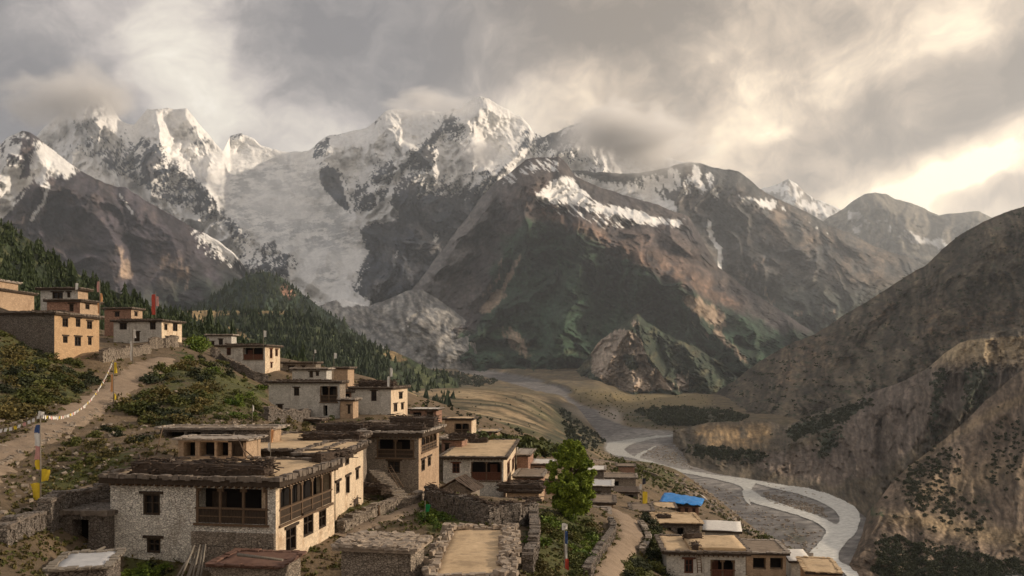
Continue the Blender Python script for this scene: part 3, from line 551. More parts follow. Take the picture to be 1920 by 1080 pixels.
fcol = mixc(fcol, (.30,.22,.13), inf*sstep(.05, .3, cell)*.9); fcol = mixc(fcol, (.07,.078,.035), inf*sstep(-.1, -.35, cell)*.7); fcol = mixc(fcol, (.30,.24,.15), inf*sstep(.30, .12, band)*.55*sstep(-.35, .1, fbm(GX/40, GD/40, 3)))
fcol = mixc(fcol, (.035,.036,.02), inf*sstep(.55, .8, band)*.9*sstep(-.4, .05, fbm(GX/55+9, GD/30, 3)))
fcol = mixc(fcol, (.035,.045,.026), sample(field(0, [(.9, 5, [(740,690),(880,716),(860,728),(760,716)]), (.8, 5, [(1040,750),(1100,800),(1140,835),(1060,850),(1010,830),(1040,800)]), (.85, 6, [(1160,765),(1370,770),(1370,800),(1190,795)]), (.6, 6, [(880,840),(1040,845),(1100,860),(900,850)]), (.4, 4, [(1000,715),(1200,735),(1200,742),(1000,722)])]), GPX, gpyp)*sstep(-.6, .2, fbm(GX/25, GD/25, 4)))
fcol = fcol*(1+.8*fbm(GX/18, GD/18, 4, .7)+.4*fbm(GX/5, GD/9, 3))[...,None]
fcol = mixc(fcol, (.20,.155,.075), sample(field(0, [(.8, 4, [(1060,728),(1330,740),(1330,762),(1180,768),(1080,745)])]), GPX, gpyp))
fcol = mixc(fcol, (.30,.26,.22), sample(field(0, [(.7, 4, [(1040,752),(1075,765),(1160,775),(1170,800),(1120,800)]),(.9,3,[(1140,760),(1160,770),(1165,795),(1150,790)])]), GPX, gpyp))
gc = gc*(1-far[...,None])+fcol*far[...,None]
f_wet = field(0, [(1, 10, [(1276,812),(1180,822),(1128,836),(1150,854)], 8), (1, 12, [(1190,862),(1300,889),(1400,910)], 10), (1, 12, [(1400,900),(1500,920),(1580,945),(1590,985),(1545,1035),(1600,1075)], 26), (1, 10, [(1400,935),(1490,958),(1550,990)], 10)])
bed = sstep(1.6, .4, fz)*(GD > 380)
bcol = mixc(np.broadcast_to(np.array((.105,.098,.096)), GX.shape+(3,)).copy(), (.19,.175,.165), sstep(-.3, .4, fbm(GX/40, GD/14, 5, .6)))
bcol = mixc(bcol, (.09,.088,.06), sample(field(0, [(.9, 5, [(1420,935),(1500,938),(1560,965),(1555,975),(1440,950)]), (.8, 6, [(1460,985),(1520,1000),(1500,1030),(1430,1000)]), (.7, 8, [(1230,850),(1280,845),(1290,880),(1260,875)])]), GPX, gpyp)*sstep(-.2, .3, fbm(GX/12, GD/12, 4)))
bcol = mixc(bcol, (.30,.28,.255), sstep(.03, .5, sample(f_wet, GPX, gpyp))*sstep(-.5, .4, fbm(GX/14, GD/9, 4))*.8)
bcol = bcol*(1+.7*fbm(GX/7, GD/6, 4, .7))[...,None]
gc = gc*(1-bed[...,None])+bcol*bed[...,None]
gc = mixc(gc, (.115,.098,.082), sstep(.3, .9, slopey)*(GD > 260)*sstep(3, 8, fz)*.6)
gmat = terrain_mat('ground_soil', .35, 2.2, 1.0, 1.0, .22)
go = mesh_np('ground', np.stack([GX, GD, GZ], -1).reshape(-1, 3), grid_faces(*GX.shape), gmat, gc.reshape(-1, 3)); go['kind'] = 'structure'
# the ground goes on behind and beneath everything
base = mesh_np('valley_bottom', [(-26000,-3500,-190),(26000,-3500,-190),(26000,21500,-190),(-26000,21500,-190)], [(0,1,2,3)], gmat, np.full((4,3), .1)); base['kind'] = 'structure'

# ---- river
wm, g, bs = new_mat('river_water')
pos = g.n('ShaderNodeNewGeometry').outputs['Position']; nn = g.noise(g.map(pos, sc=(1.8,.8,1)), .5, 5, .6).outputs['Fac']
g.put(bs.inputs['Base Color'], g.ramp(nn, [(.3, (.40,.40,.37)), (.7, (.84,.82,.76))])); bs.inputs['Roughness'].default_value = .2; bs.inputs['Specular IOR Level'].default_value = .5
bp = g.n('ShaderNodeBump'); bp.inputs['Strength'].default_value = .35; bp.inputs['Distance'].default_value = .4; g.put(bp.inputs['Height'], nn); g.put(bs.inputs['Normal'], bp.outputs[0])
def catmull(pts, n=10):
    p = np.array(pts, float); p = np.vstack([2*p[0]-p[1], p, 2*p[-1]-p[-2]]); out = []
    for i in range(1, len(p)-2):
        for k in range(n):
            t = k/n; out.append(.5*((2*p[i])+(-p[i-1]+p[i+1])*t+(2*p[i-1]-5*p[i]+4*p[i+1]-p[i+2])*t*t+(-p[i-1]+3*p[i]-3*p[i+1]+p[i+2])*t**3))
    out.append(p[-2]); return np.array(out)
def river(polys, step=1.5):
    """water surface: the bed plane cut to the channels' outlines"""
    xs = np.arange(800, 1760, step); ys = np.arange(690, 1100, step*.8); gx, gy = np.meshgrid(xs, ys); ok = np.zeros(gx.shape, bool)
    wx = gx+2.2*fbm(gx/22, gy/9, 3); wy = gy+1.6*fbm(gx/20+5, gy/8, 3)
    for poly, hole in polys:
        q = catmull(poly, 6)[:,:2]; m = inpoly(wx, wy, [tuple(a) for a in q]); ok = ok & ~m if hole else ok | m
    for _ in range(1): ok = ok & np.roll(ok, 1, 0) & np.roll(ok, -1, 0) & np.roll(ok, 1, 1) & np.roll(ok, -1, 1)
    rd = np.linspace(300, 4200, 2000); rpy = HY-interp(RIVER_D, rd)/rd*F; dd = np.interp(-gy, -rpy[np.argsort(-rpy)] if False else np.sort(-rpy), rd[np.argsort(-rpy)])
    z = (HY-gy)/F*dd+.45; V = np.stack([(gx-CX)/F*dd, dd, z], -1).reshape(-1, 3)
    fc = grid_faces(*gx.shape); okf = ok[:-1,:-1].ravel(); fc = fc[okf]; used = np.unique(fc); rm = np.full(len(V), -1); rm[used] = np.arange(len(used))
    o = mesh_np('river', V[used], rm[fc], wm); o['kind'] = 'structure'; o['label'] = 'pale grey braided river'
river([
 ([(1276,812),(1230,816),(1180,822),(1140,829),(1128,836),(1138,848),(1150,854),(1190,862),(1240,880),(1300,892),(1350,902),(1388,914),(1392,926),(1402,940),(1440,952),(1490,966),(1530,982),(1546,998),(1530,1022),(1512,1042),(1530,1058),(1580,1075),(1600,1100),(1680,1100),(1640,1075),(1590,1060),(1572,1046),(1585,1020),(1606,998),(1613,968),(1600,948),(1560,928),(1510,914),(1450,906),(1400,897),(1370,893),(1320,886),(1262,875),(1215,862),(1192,856),(1178,849),(1172,841),(1198,830),(1235,822),(1276,818)], False),
 ([(1416,908),(1450,917),(1500,929),(1540,944),(1563,958),(1572,972),(1566,982),(1550,974),(1510,958),(1460,942),(1428,930),(1410,918)], True),
 ([(1184,857),(1205,845),(1222,838),(1240,830),(1230,838),(1212,848),(1196,860)], False),
 ([(1388,922),(1396,940),(1408,948),(1402,930),(1396,918)], False),
 ([(860,690),(835,687),(822,690),(845,697),(866,700)], False),
 ([(1392,788),(1378,782),(1366,786),(1374,794),(1388,795)], False),
])
# ---------------------------------------------------------------- building materials
def objpos(g): return g.n('ShaderNodeTexCoord').outputs['Object']
def wall_mat(name, face, gap, stone=3.0, gapw=.06, cover=.5, stain=(.10,.07,.05), stain_amt=.45, bump=.7, squash=1.9):
    """rubble wall, partly plastered or limewashed: 'cover' is how much of the stones' joints the coat hides"""
    m, g, bs = new_mat(name); p = objpos(g)
    wp = g.noise(p, 2.2, 4, .6); w2 = g.n('ShaderNodeVectorMath', operation='MULTIPLY_ADD'); g.put(w2.inputs[0], wp.outputs['Color']); w2.inputs[1].default_value = (.25,.25,.18); g.put(w2.inputs[2], p)
    sp = g.map(w2.outputs[0], sc=(1, 1, 1/squash))
    v = g.n('ShaderNodeTexVoronoi', feature='DISTANCE_TO_EDGE'); g.put(v.inputs['Vector'], sp); v.inputs['Scale'].default_value = stone
    vc = g.n('ShaderNodeTexVoronoi', feature='F1'); g.put(vc.inputs['Vector'], sp); vc.inputs['Scale'].default_value = stone
    edge = g.ramp(v.outputs['Distance'], [(0, 0.0), (gapw, 1.0)])
    big = g.noise(p, .5, 6, .62).outputs['Fac']; fine = g.noise(p, 9, 5, .7).outputs['Fac']
    hide = g.ramp(g.m('ADD', big, g.m('MULTIPLY_ADD', fine, .5, -.25)), [(max(0,.5-.25*cover-.12), 1.0 if cover > .5 else .9), (min(1,.62-.2*(1-cover)+.1), 0.0)])
    vis = g.m('MULTIPLY', g.m('SUBTRACT', 1.0, edge), g.m('SUBTRACT', 1.0, g.m('MULTIPLY', hide, cover)))
    spx = g.n('ShaderNodeSeparateColor'); g.put(spx.inputs[0], vc.outputs['Color'])
    tint = g.m('MULTIPLY_ADD', spx.outputs[0], .55*(1-cover*.6), 1-.30*(1-cover*.6))
    c = g.n('ShaderNodeVectorMath', operation='SCALE'); c.inputs[0].default_value = face; g.put(c.inputs['Scale'], g.m('MULTIPLY', tint, g.m('MULTIPLY_ADD', fine, .5, .75)))
    col = g.mix(g.m('MULTIPLY', vis, .9), c.outputs[0], gap)
    st = g.noise(g.map(p, sc=(1,1,2.5)), 1.1, 6, .7, .5).outputs['Fac']
    col = g.mix(g.m('MULTIPLY', g.ramp(st, [(.5, 0.0), (.68, 1.0)]), stain_amt), col, stain)
    g.put(bs.inputs['Base Color'], col)
    bp = g.n('ShaderNodeBump'); bp.inputs['Strength'].default_value = bump; bp.inputs['Distance'].default_value = .08
    g.put(bp.inputs['Height'], g.m('ADD', g.m('MULTIPLY', edge, 1-cover*.5), g.m('MULTIPLY', fine, .6))); g.put(bs.inputs['Normal'], bp.outputs[0])
    return m
def plain_mat(name, c1, c2, scale=2.0, stretch=(1,1,1), bump=.4, rough=.9, stain=None, bd=.04):
    m, g, bs = new_mat(name); p = g.map(objpos(g), sc=stretch)
    n = g.noise(p, scale, 7, .66, .3).outputs['Fac']; n2 = g.noise(p, scale*5, 4, .6).outputs['Fac']
    col = g.ramp(g.m('MULTIPLY_ADD', n2, .35, g.m('MULTIPLY_ADD', n, 1.3, -.32)), [(.2, c1), (.8, c2)])
    if stain: col = g.mix(g.ramp(g.noise(objpos(g), .45, 6, .7).outputs['Fac'], [(.5, 0.0), (.62, .75)]), col, stain)
    g.put(bs.inputs['Base Color'], col); bs.inputs['Roughness'].default_value = rough
    bp = g.n('ShaderNodeBump'); bp.inputs['Strength'].default_value = bump; bp.inputs['Distance'].default_value = bd
    g.put(bp.inputs['Height'], g.m('ADD', n, n2)); g.put(bs.inputs['Normal'], bp.outputs[0]); return m
M = dict(
 white=wall_mat('whitewashed_stone', (.74,.69,.61), (.05,.04,.03), 5.2, .12, .42, stain=(.24,.19,.14), stain_amt=.6),
 wstone=wall_mat('weathered_stone', (.33,.275,.22), (.05,.04,.03), 5.5, .12, .2, stain_amt=.5),
 dstone=wall_mat('dark_stone', (.20,.17,.145), (.022,.02,.017), 4.6, .13, .05, stain_amt=.4),
 cream=wall_mat('cream_plaster', (.66,.53,.38), (.20,.13,.08), 2.6, .05, .92, stain=(.34,.20,.11), stain_amt=.8, bump=.4),
 tan=wall_mat('tan_mud', (.42,.30,.20), (.14,.09,.06), 2.6, .05, .8, stain=(.2,.12,.07), stain_amt=.5, bump=.5),
 orange=wall_mat('ochre_mud', (.46,.31,.18), (.20,.12,.06), 2.6, .05, .85, stain=(.30,.17,.08), stain_amt=.4, bump=.5),
 greyw=wall_mat('grey_limewash', (.54,.51,.46), (.08,.065,.05), 3.0, .06, .85, stain=(.17,.14,.11), stain_amt=.5),
 brick=wall_mat('red_mud', (.34,.20,.14), (.08,.05,.035), 3.2, .07, .4, stain=(.14,.08,.06)),
 wood=plain_mat('dark_wood', (.022,.016,.012), (.085,.060,.042), 3, (.12,.12,1), .6),
 woodl=plain_mat('weathered_timber', (.065,.043,.029), (.19,.125,.078), 3, (.12,.12,1), .6),
 woodr=plain_mat('red_timber', (.07,.028,.018), (.15,.065,.04), 3, (.3,.3,1), .5),
 pole=plain_mat('grey_pole', (.13,.11,.09), (.30,.26,.21), 4, (.2,.2,1), .5),
 mud=plain_mat('mud_roof', (.38,.27,.16), (.62,.46,.29), .9, (1,1,1), .35, stain=(.25,.18,.11)),
 mudd=plain_mat('dark_earth_roof', (.13,.10,.075), (.27,.21,.155), 1.1, (1,1,1), .6),
 edge=plain_mat('roof_edge_stone', (.075,.06,.05), (.22,.18,.145), 3, (1,1,1), .7),
 edgel=plain_mat('pale_slate', (.19,.16,.135), (.42,.36,.30), 3, (1,1,1), .6),
 slate=plain_mat('stone_slab', (.15,.115,.09), (.44,.36,.28), 2.5, (1,1,1), .6),
 brush=plain_mat('brushwood', (.028,.021,.017), (.125,.09,.068), 6, (1,1,1), .9),
 tin=plain_mat('tin_sheet', (.34,.34,.35), (.52,.51,.50), 1.5, (1,1,1), .2, .5),
 pale=plain_mat('pale_sheet', (.50,.47,.43), (.68,.64,.58), 1.5, (1,1,1), .2, .6),
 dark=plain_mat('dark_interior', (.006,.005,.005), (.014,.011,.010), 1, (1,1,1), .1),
 pane=plain_mat('window_pane', (.010,.010,.012), (.035,.032,.032), 2.5, (1,1,1), .1, .25),
 blue=plain_mat('blue_tarpaulin', (.012,.14,.42), (.03,.23,.58), 1.2, (1,1,1), .5, .45),
 rust=plain_mat('rusty_sheet', (.085,.045,.035), (.19,.11,.08), 1.6, (1,1,1), .4, .7))

def part(name, parent, bm, mats, kind=None, label=None):
    me = bpy.data.meshes.new(name); bm.normal_update(); bm.to_mesh(me); bm.free()
    for m in (mats if isinstance(mats, (list, tuple)) else [mats]): me.materials.append(m)
    o = bpy.data.objects.new(name, me); COL.objects.link(o)
    if parent: o.parent = parent
    if kind: o['kind'] = kind
    if label: o['label'] = label
    return o
def thing(name, label, cat, loc=(0,0,0), rz=0, group=None):
    o = bpy.data.objects.new(name, None); COL.objects.link(o); o.location = loc; o.rotation_euler = (0,0,rz); o.empty_display_size = .2
    o['label'] = label; o['category'] = cat
    if group: o['group'] = group
    return o
def tag(o, label, cat, group=None):
    o['label'] = label; o['category'] = cat
    if group: o['group'] = group
    return o
def box(bm, x0, y0, z0, x1, y1, z1, mi=0, j=0):
    c = [(x0,y0,z0),(x1,y0,z0),(x1,y1,z0),(x0,y1,z0),(x0,y0,z1),(x1,y0,z1),(x1,y1,z1),(x0,y1,z1)]
    v = [bm.verts.new([a+random.uniform(-j, j) for a in p]) for p in c]
    for f in ((0,3,2,1),(4,5,6,7),(0,1,5,4),(1,2,6,5),(2,3,7,6),(3,0,4,7)):
        fc = bm.faces.new([v[i] for i in f]); fc.material_index = mi
def rbox(bm, c, s, rot=(0,0,0), mi=0, j=0):
    Mx = Matrix.Translation(c) @ (Matrix.Rotation(rot[2],4,'Z') @ Matrix.Rotation(rot[1],4,'Y') @ Matrix.Rotation(rot[0],4,'X'))
    v = [bm.verts.new(Mx @ Vector((a*s[0]/2+random.uniform(-j,j), b*s[1]/2+random.uniform(-j,j), d*s[2]/2+random.uniform(-j,j)))) for a, b, d in ((-1,-1,-1),(1,-1,-1),(1,1,-1),(-1,1,-1),(-1,-1,1),(1,-1,1),(1,1,1),(-1,1,1))]
    for f in ((0,3,2,1),(4,5,6,7),(0,1,5,4),(1,2,6,5),(2,3,7,6),(3,0,4,7)):
        fc = bm.faces.new([v[i] for i in f]); fc.material_index = mi
def tube(bm, a, b, r0, r1=None, n=6, mi=0):
    a, b = Vector(a), Vector(b); r1 = r0 if r1 is None else r1; ax = (b-a).normalized()
    u = ax.orthogonal().normalized(); w = ax.cross(u); A, B = [], []
    for i in range(n):
        t = 2*math.pi*i/n; dd = u*math.cos(t)+w*math.sin(t); A.append(bm.verts.new(a+dd*r0)); B.append(bm.verts.new(b+dd*r1))
    for i in range(n):
        f = bm.faces.new((A[i], A[(i+1)%n], B[(i+1)%n], B[i])); f.material_index = mi; f.smooth = True
    for ring in (A[::-1], B): bm.faces.new(ring).material_index = mi
def wall_face(bm, O, U, Nn, W, z0, z1, holes, mi=0, mr=None):
    """one wall with real openings: O corner, U along, Nn outward; holes (u0, z0, u1, z1, depth)"""
    us = sorted({0, W, *[h[0] for h in holes], *[h[2] for h in holes]}); zs = sorted({z0, z1, *[h[1] for h in holes], *[h[3] for h in holes]})
    pt = lambda u, z, dpt=0: bm.verts.new(O+U*u-Nn*dpt+Vector((0,0,z)))
    def q(a, b, c, d, m=mi):
        f = bm.faces.new((a, b, c, d)); f.material_index = m
    for i in range(len(us)-1):
        for k in range(len(zs)-1):
            uc, zc = (us[i]+us[i+1])/2, (zs[k]+zs[k+1])/2
            if any(h[0] < uc < h[2] and h[1] < zc < h[3] for h in holes): continue
            q(pt(us[i],zs[k]), pt(us[i+1],zs[k]), pt(us[i+1],zs[k+1]), pt(us[i],zs[k+1]))
    for (a, b, c, d, dp) in holes:
        q(pt(a,b), pt(a,b,dp), pt(c,b,dp), pt(c,b)); q(pt(c,b), pt(c,b,dp), pt(c,d,dp), pt(c,d)); q(pt(c,d), pt(c,d,dp), pt(a,d,dp), pt(a,d)); q(pt(a,d), pt(a,d,dp), pt(a,b,dp), pt(a,b))
        q(pt(a,b,dp), pt(c,b,dp), pt(c,d,dp), pt(a,d,dp), mr if mr is not None else mi)
def edge_stones(bm, w, L, ov, z, th, step=.45, dep=.5, mi=0, jz=.06, skip_back=False):
    segs = [((-ov,-ov),(w+ov,-ov)), ((w+ov,-ov),(w+ov,L+ov)), ((-ov,-ov),(-ov,L+ov))]+([] if skip_back else [((-ov,L+ov),(w+ov,L+ov))])
    step *= .62; dep *= .8
    for (x0,y0),(x1,y1) in segs:
        ln = math.hypot(x1-x0, y1-y0); a = math.atan2(y1-y0, x1-x0); t = 0
        while t < ln:
            s = random.uniform(.6, 1.5)*step; f = min(1, (t+s/2)/ln)
            rbox(bm, (x0+(x1-x0)*f+random.uniform(-.07,.07), y0+(y1-y0)*f+random.uniform(-.07,.07), z+random.uniform(0,jz)), (s*1.06, dep*random.uniform(.8,1.2), th*random.uniform(.45,1.25)), (random.uniform(-.06,.06), random.uniform(-.05,.05), a+random.uniform(-.12,.12)), mi, .015)
            t += s
def rough_slab(bm, x0, y0, x1, y1, z, th, bump=.05, mi=0, n=10):
    nx = max(2, min(22, int((x1-x0)/.6))); ny = max(2, min(22, int((y1-y0)/.6))); top = {}
    for i in range(nx+1):
        for k in range(ny+1):
            top[i,k] = bm.verts.new((x0+(x1-x0)*i/nx, y0+(y1-y0)*k/ny, z+th+random.uniform(-bump, bump)))
    for i in range(nx):
        for k in range(ny):
            f = bm.faces.new((top[i,k], top[i+1,k], top[i+1,k+1], top[i,k+1])); f.material_index = mi; f.smooth = True
    b = [bm.verts.new(p) for p in ((x0,y0,z),(x1,y0,z),(x1,y1,z),(x0,y1,z))]
    bm.faces.new(b[::-1]).material_index = mi
    for idx, (p, q) in enumerate(((0,1),(1,2),(2,3),(3,0))):
        ring = [top[i,0] for i in range(nx+1)] if idx == 0 else [top[nx,k] for k in range(ny+1)] if idx == 1 else [top[nx-i,ny] for i in range(nx+1)] if idx == 2 else [top[0,ny-k] for k in range(ny+1)]
        bm.faces.new([b[p], b[q]]+ring[::-1]).material_index = mi

def window(root, O, U, Nn, u0, z0, u1, z1, dp, door=False, fancy=True, wood='wood'):
    """a timber-framed window or door set back in its opening"""
    W, H = u1-u0, z1-z0; rot = math.atan2(U.y, U.x)
    def put(bm, ua, za, ub, zb, n0, n1, mi=0):      # a block on the wall: along, up, outward
        A = O+U*ua+Nn*n0; B = O+U*ub+Nn*n1; pts = []
        for z in (za, zb):
            for (u, n_) in ((ua,n0),(ub,n0),(ub,n1),(ua,n1)): pts.append(bm.verts.new(O+U*u+Nn*n_+Vector((0,0,z))))
        for f in ((0,3,2,1),(4,5,6,7),(0,1,5,4),(1,2,6,5),(2,3,7,6),(3,0,4,7)): bm.faces.new([pts[i] for i in f]).material_index = mi
    t = min(.11, W*.16); bm = bmesh.new(); nn = -dp+.05
    put(bm, u0-.05, z1+.002, u1+.05, z1+.14, -.12, .05) if not fancy else put(bm, u0-.2, z1+.002, u1+.2, z1+.16, -.12, .10)
    put(bm, u0+.004, z0+.004, u0+t, z1-.004, nn, -.02); put(bm, u1-t, z0+.004, u1-.004, z1-.004, nn, -.02)
    put(bm, u0+t, z1-t, u1-t, z1-.004, nn, -.02)
    if not door:
        put(bm, u0+t, z0+.004, u1-t, z0+t, nn, -.02); put(bm, (u0+u1)/2-.035, z0+t, (u0+u1)/2+.035, z1-t, nn+.02, -.06)
        put(bm, u0+t, z0+H*.55, (u0+u1)/2-.036, z0+H*.55+.05, nn+.02, -.07); put(bm, (u0+u1)/2+.036, z0+H*.55, u1-t, z0+H*.55+.05, nn+.02, -.07)
    f = part('door' if door else 'window', root, bm, M[wood])
    bm = bmesh.new(); put(bm, u0+t*.5, z0+.01, u1-t*.5, z1-t*.5, -dp+.012, -dp+.04); part('door_leaf' if door else 'pane', f, bm, M['dark'] if door and dp > .6 else (M['wood'] if door else M['pane']))
def gallery(root, O, U, Nn, u0, z0, u1, z1, dp, wood='wood', posts=4, panel=.4):
    """a timber gallery open to the front, with posts, a rail and boarded foot"""
    def put(bm, ua, za, ub, zb, n0, n1):
        pts = []
        for z in (za, zb):
            for (u, n_) in ((ua,n0),(ub,n0),(ub,n1),(ua,n1)): pts.append(bm.verts.new(O+U*u+Nn*n_+Vector((0,0,z))))
        for f in ((0,3,2,1),(4,5,6,7),(0,1,5,4),(1,2,6,5),(2,3,7,6),(3,0,4,7)): bm.faces.new([pts[i] for i in f])
    W, H = u1-u0, z1-z0; fr = thing('gallery', '', ''); del fr['label'], fr['category']; fr.parent = root
    bm = bmesh.new(); n = max(6, int(W/.18))
    for i in range(n):
        a = u0+W*i/n; put(bm, a+.004, z0+.004, a+W/n-.012, z0+H*panel, -.14-random.uniform(0,.03), -.06)
    part('boarding', fr, bm, M[wood])
    bm = bmesh.new(); put(bm, u0-.05, z0+H*panel+.003, u1+.05, z0+H*panel+.10, -.16, .05); put(bm, u0, z0+H*panel*.45, u1, z0+H*panel*.45+.06, -.055, -.02); part('rail', fr, bm, M['woodl'] if wood != 'woodr' else M[wood])
    for i in range(posts+1):
        bm = bmesh.new(); a = u0+.08+(W-.16)*i/posts; put(bm, a-.07, z0+.004, a+.07, z1-.004, -.13, .0); put(bm, a-.2, z1-.2, a+.2, z1-.006, -.12, -.01); part('post', fr, bm, M['woodl'])
    bm = bmesh.new(); put(bm, u0-.1, z0-.14, u1+.1, z0-.003, -.1, .12); part('sill_beam', fr, bm, M['woodl'])
    bm = bmesh.new(); k = max(2, posts)
    a = u0+W*random.choice((.1,.35,.6)); put(bm, a, z0+.01, a+min(.9, W*.3), z0+H*.82, -dp+.01, -dp+.05)
    if len(bm.verts): part('inner_door', fr, bm, M[wood])
    else: bm.free()

def house(label, pxL, pxR, pyT, d, h, pxS=None, L=None, yaw=-7, fm='greyw', sm=None, front=(), side=(), roof='mud', edge='edge', ov=.35, rth=.28, est=.26, name='stone_house', cat='house', sink=2.2, beams=False, wood='wood', dp=.26, group=None, lip=True):
    """a flat-roofed house: its front wall runs from pxL to pxR, its right-hand wall on to pxS; pyT is the wall top at the near corner"""
    y = R(yaw); U = Vector((math.cos(y), math.sin(y), 0)); V = Vector((-math.sin(y), math.cos(y), 0)); C = P(pxR, pyT, d)
    def along(o, dr, px): k = (px-CX)/F; return (k*o.y-o.x)/(dr.x-k*dr.y)
    w = -along(C, U, pxL) if pxL is not None else 5
    if L is None:
        L = along(C, V, pxS)
        if pxR > 1000 and (L < 2 or L > 9): L = 6
        L = max(L, 2.4)
    base = C-U*w-Vector((0,0,h)); root = thing(name, label, cat, base, y, group or 'houses of the village')
    X, Y, Z = Vector((1,0,0)), Vector((0,1,0)), Vector((0,0,1))
    def holes(items, o, dr, off):
        out = []
        for it in items:
            a, b = along(o, dr, it[0]), along(o, dr, it[2]); dd = (o+dr*(a+b)/2).y
            z1 = (HY-it[1])/F*dd-base.z; z0 = (HY-it[3])/F*dd-base.z; a, b = sorted((a+off, b+off)); out.append([a, max(z0,-1), b, min(z1, h-.14), it[4] if len(it) > 4 else 'w'])
        return out
    hf = [x for x in holes(front, C, U, w)]; hs = holes(side, C, V, 0)
    lim = lambda hh, W: [[max(.12,a), b, min(W-.12,c), d_, k] for a, b, c, d_, k in hh if min(W-.12,c)-max(.12,a) > .2 and d_-b > .2]
    hf, hs = lim(hf, w), lim(hs, L); dep = {'w': dp, 'd': dp, 'g': 1.1, 'h': 1.0}
    bm = bmesh.new(); O0 = Vector((0,0,0))
    wall_face(bm, O0, X, -Y, w, -sink, h, [(a,b,c,e,dep[k]) for a,b,c,e,k in hf], 0, 2)
    wall_face(bm, X*w, Y, X, L, -sink, h, [(a,b,c,e,dep[k]) for a,b,c,e,k in hs], 1, 2)
    wall_face(bm, X*w+Y*L, -X, Y, w, -sink, h, [], 0); wall_face(bm, Y*L, -Y, -X, L, -sink, h, [], 0)
    part('wall', root, bm, [M[fm], M[sm or fm], M['dark']])
    for lst, O, u, nn in ((hf, O0, X, -Y), (hs, X*w, Y, X)):
        for a, b, c, e, k in lst:
            if k in 'wd': window(root, O, u, nn, a, b, c, e, dp, k == 'd', wood=wood)
            elif k == 'g': gallery(root, O, u, nn, a, b, c, e, 1.1, wood, max(2, int((c-a)/1.4)))
    bm = bmesh.new(); rough_slab(bm, -ov, -ov, w+ov, L+ov, h+.003, rth, .04, 0)
    for f in bm.faces:
        f.normal_update()
        if f.normal.z < .5: f.material_index = 1
    part('roof', root, bm, [M[roof], M['wood'] if rth > .25 else M[edge]])
    if lip:
        bm = bmesh.new(); edge_stones(bm, w, L, ov-.08, h+rth, est, .5, .5); part('roof_edge', root, bm, M[edge])
    if beams:
        bm = bmesh.new(); t = .2
        while t < w: box(bm, t, -ov*.9, h-.13, t+.10, 0.3, h+.001, 0, .01); t += .42
        t = .2
        while t < L: box(bm, w-.3, t, h-.13, w+ov*.9, t+.10, h+.001, 0, .01); t += .42
        part('beam_row', root, bm, M['woodl'])
    return root, base, w, L, U, V
def on(hs, fx, fy, dzv=0):
    """a point on a house's roof"""
    root, base, w, L, U, V = hs; return base+U*(w*fx)+V*(L*fy)
def stack(label, c, yaw, ln, wd, ht, mat='brush', name='firewood_stack', n=None, cat='firewood stack', r=.055, group='firewood and brushwood stacked on the roofs'):
    """firewood and brushwood heaped on a roof: many crossing sticks over a dark core"""
    bm = bmesh.new(); rbox(bm, (0,0,ht*.38), (ln*.94, wd*.72, ht*.74), (0,0,0), 0, .07)
    n = n or int(ln*wd*26+30)
    for _ in range(n):
        x = random.uniform(-.5,.5)*ln; yy = random.gauss(0,.27)*wd; yy = max(-.55*wd, min(.55*wd, yy)); z = random.uniform(.02, 1)*ht*(1-.35*(abs(yy)/(.55*wd))**2)*random.uniform(.9,1.08)
        a = random.gauss(1.57,.45) if random.random() < .55 else random.gauss(0,.35); l = random.uniform(.5,1.2)*(.62 if abs(a-1.57)<.6 else .8)*min(wd,1.6)*.75; e = random.gauss(0,.12)
        dv = Vector((math.cos(a)*math.cos(e), math.sin(a)*math.cos(e), math.sin(e)))*l*.5; tube(bm, Vector((x,yy,z))-dv, Vector((x,yy,z))+dv, r*random.uniform(.6,1.2), r*random.uniform(.4,.9), 4)
    o = part(name, None, bm, M[mat]); o.location = c; o.rotation_euler = (0,0,R(yaw)); return tag(o, label, cat, group)
# ---------------------------------------------------------------- the village, nearest houses first
A = house('large whitewashed stone house with timber gallery and wood heaped on its roof', 207, 517, 912, 46, 5.9, pxS=627, yaw=-9, fm='white', sm='cream', roof='mud', edge='edge', ov=.45, rth=.42, est=.3, beams=True, dp=.3,
    front=[(268,926,300,966),(275,1009,301,1037),(367,916,502,982,'g')],
    side=[(524,900,622,962,'g'),(536,988,556,1034),(569,962,588,1004),(598,955,612,990),(573,1046,592,1110,'d')])
# stone lower part of the front, under the gallery: its own unlimewashed facing
root, base, w, L, U, V = A
bm = bmesh.new()
for i in range(15):
    for k in range(5):
        x0 = w*.505+i*(w*.49/15); box(bm, x0, -.10-random.uniform(0,.05), -.9+k*.82+random.uniform(-.03,.03), x0+w*.49/15-.01, -.003, -.9+(k+1)*.82-.02, 0, .02)
part('stone_facing', root, bm, M['wstone'])
wing = house('cream plastered house wing with two rows of small dark windows behind the gallery house', 560, 629, 860, 57.3, 5.0, pxS=681, yaw=-2, fm='cream', roof='mud', edge='edge', ov=.4, rth=.35, est=.24, beams=True,
    side=[(631,857,638,876),(647,836,655,872),(664,832,670,852),(630,903,637,925),(648,892,656,926,'d'),(667,879,673,899)])
bk = house('low mud roofed back building joined to the gallery house', 420, 600, 852, 60, 4.6, L=15, yaw=-3, fm='wstone', roof='mud', edge='edge', rth=.33, est=.22)
C3 = house('two storey stone house with dark gallery and brushwood along its roof edge', 681, 785, 819, 76, 5.8, pxS=823, yaw=-8, fm='wstone', sm='tan', roof='mudd', edge='edgel', ov=.5, rth=.45, est=.2, beams=True,
    front=[(706,824,777,858,'g'),(727,864,750,887)], side=[(790,817,819,842,'g'),(790,861,797,883),(802,856,808,874)])
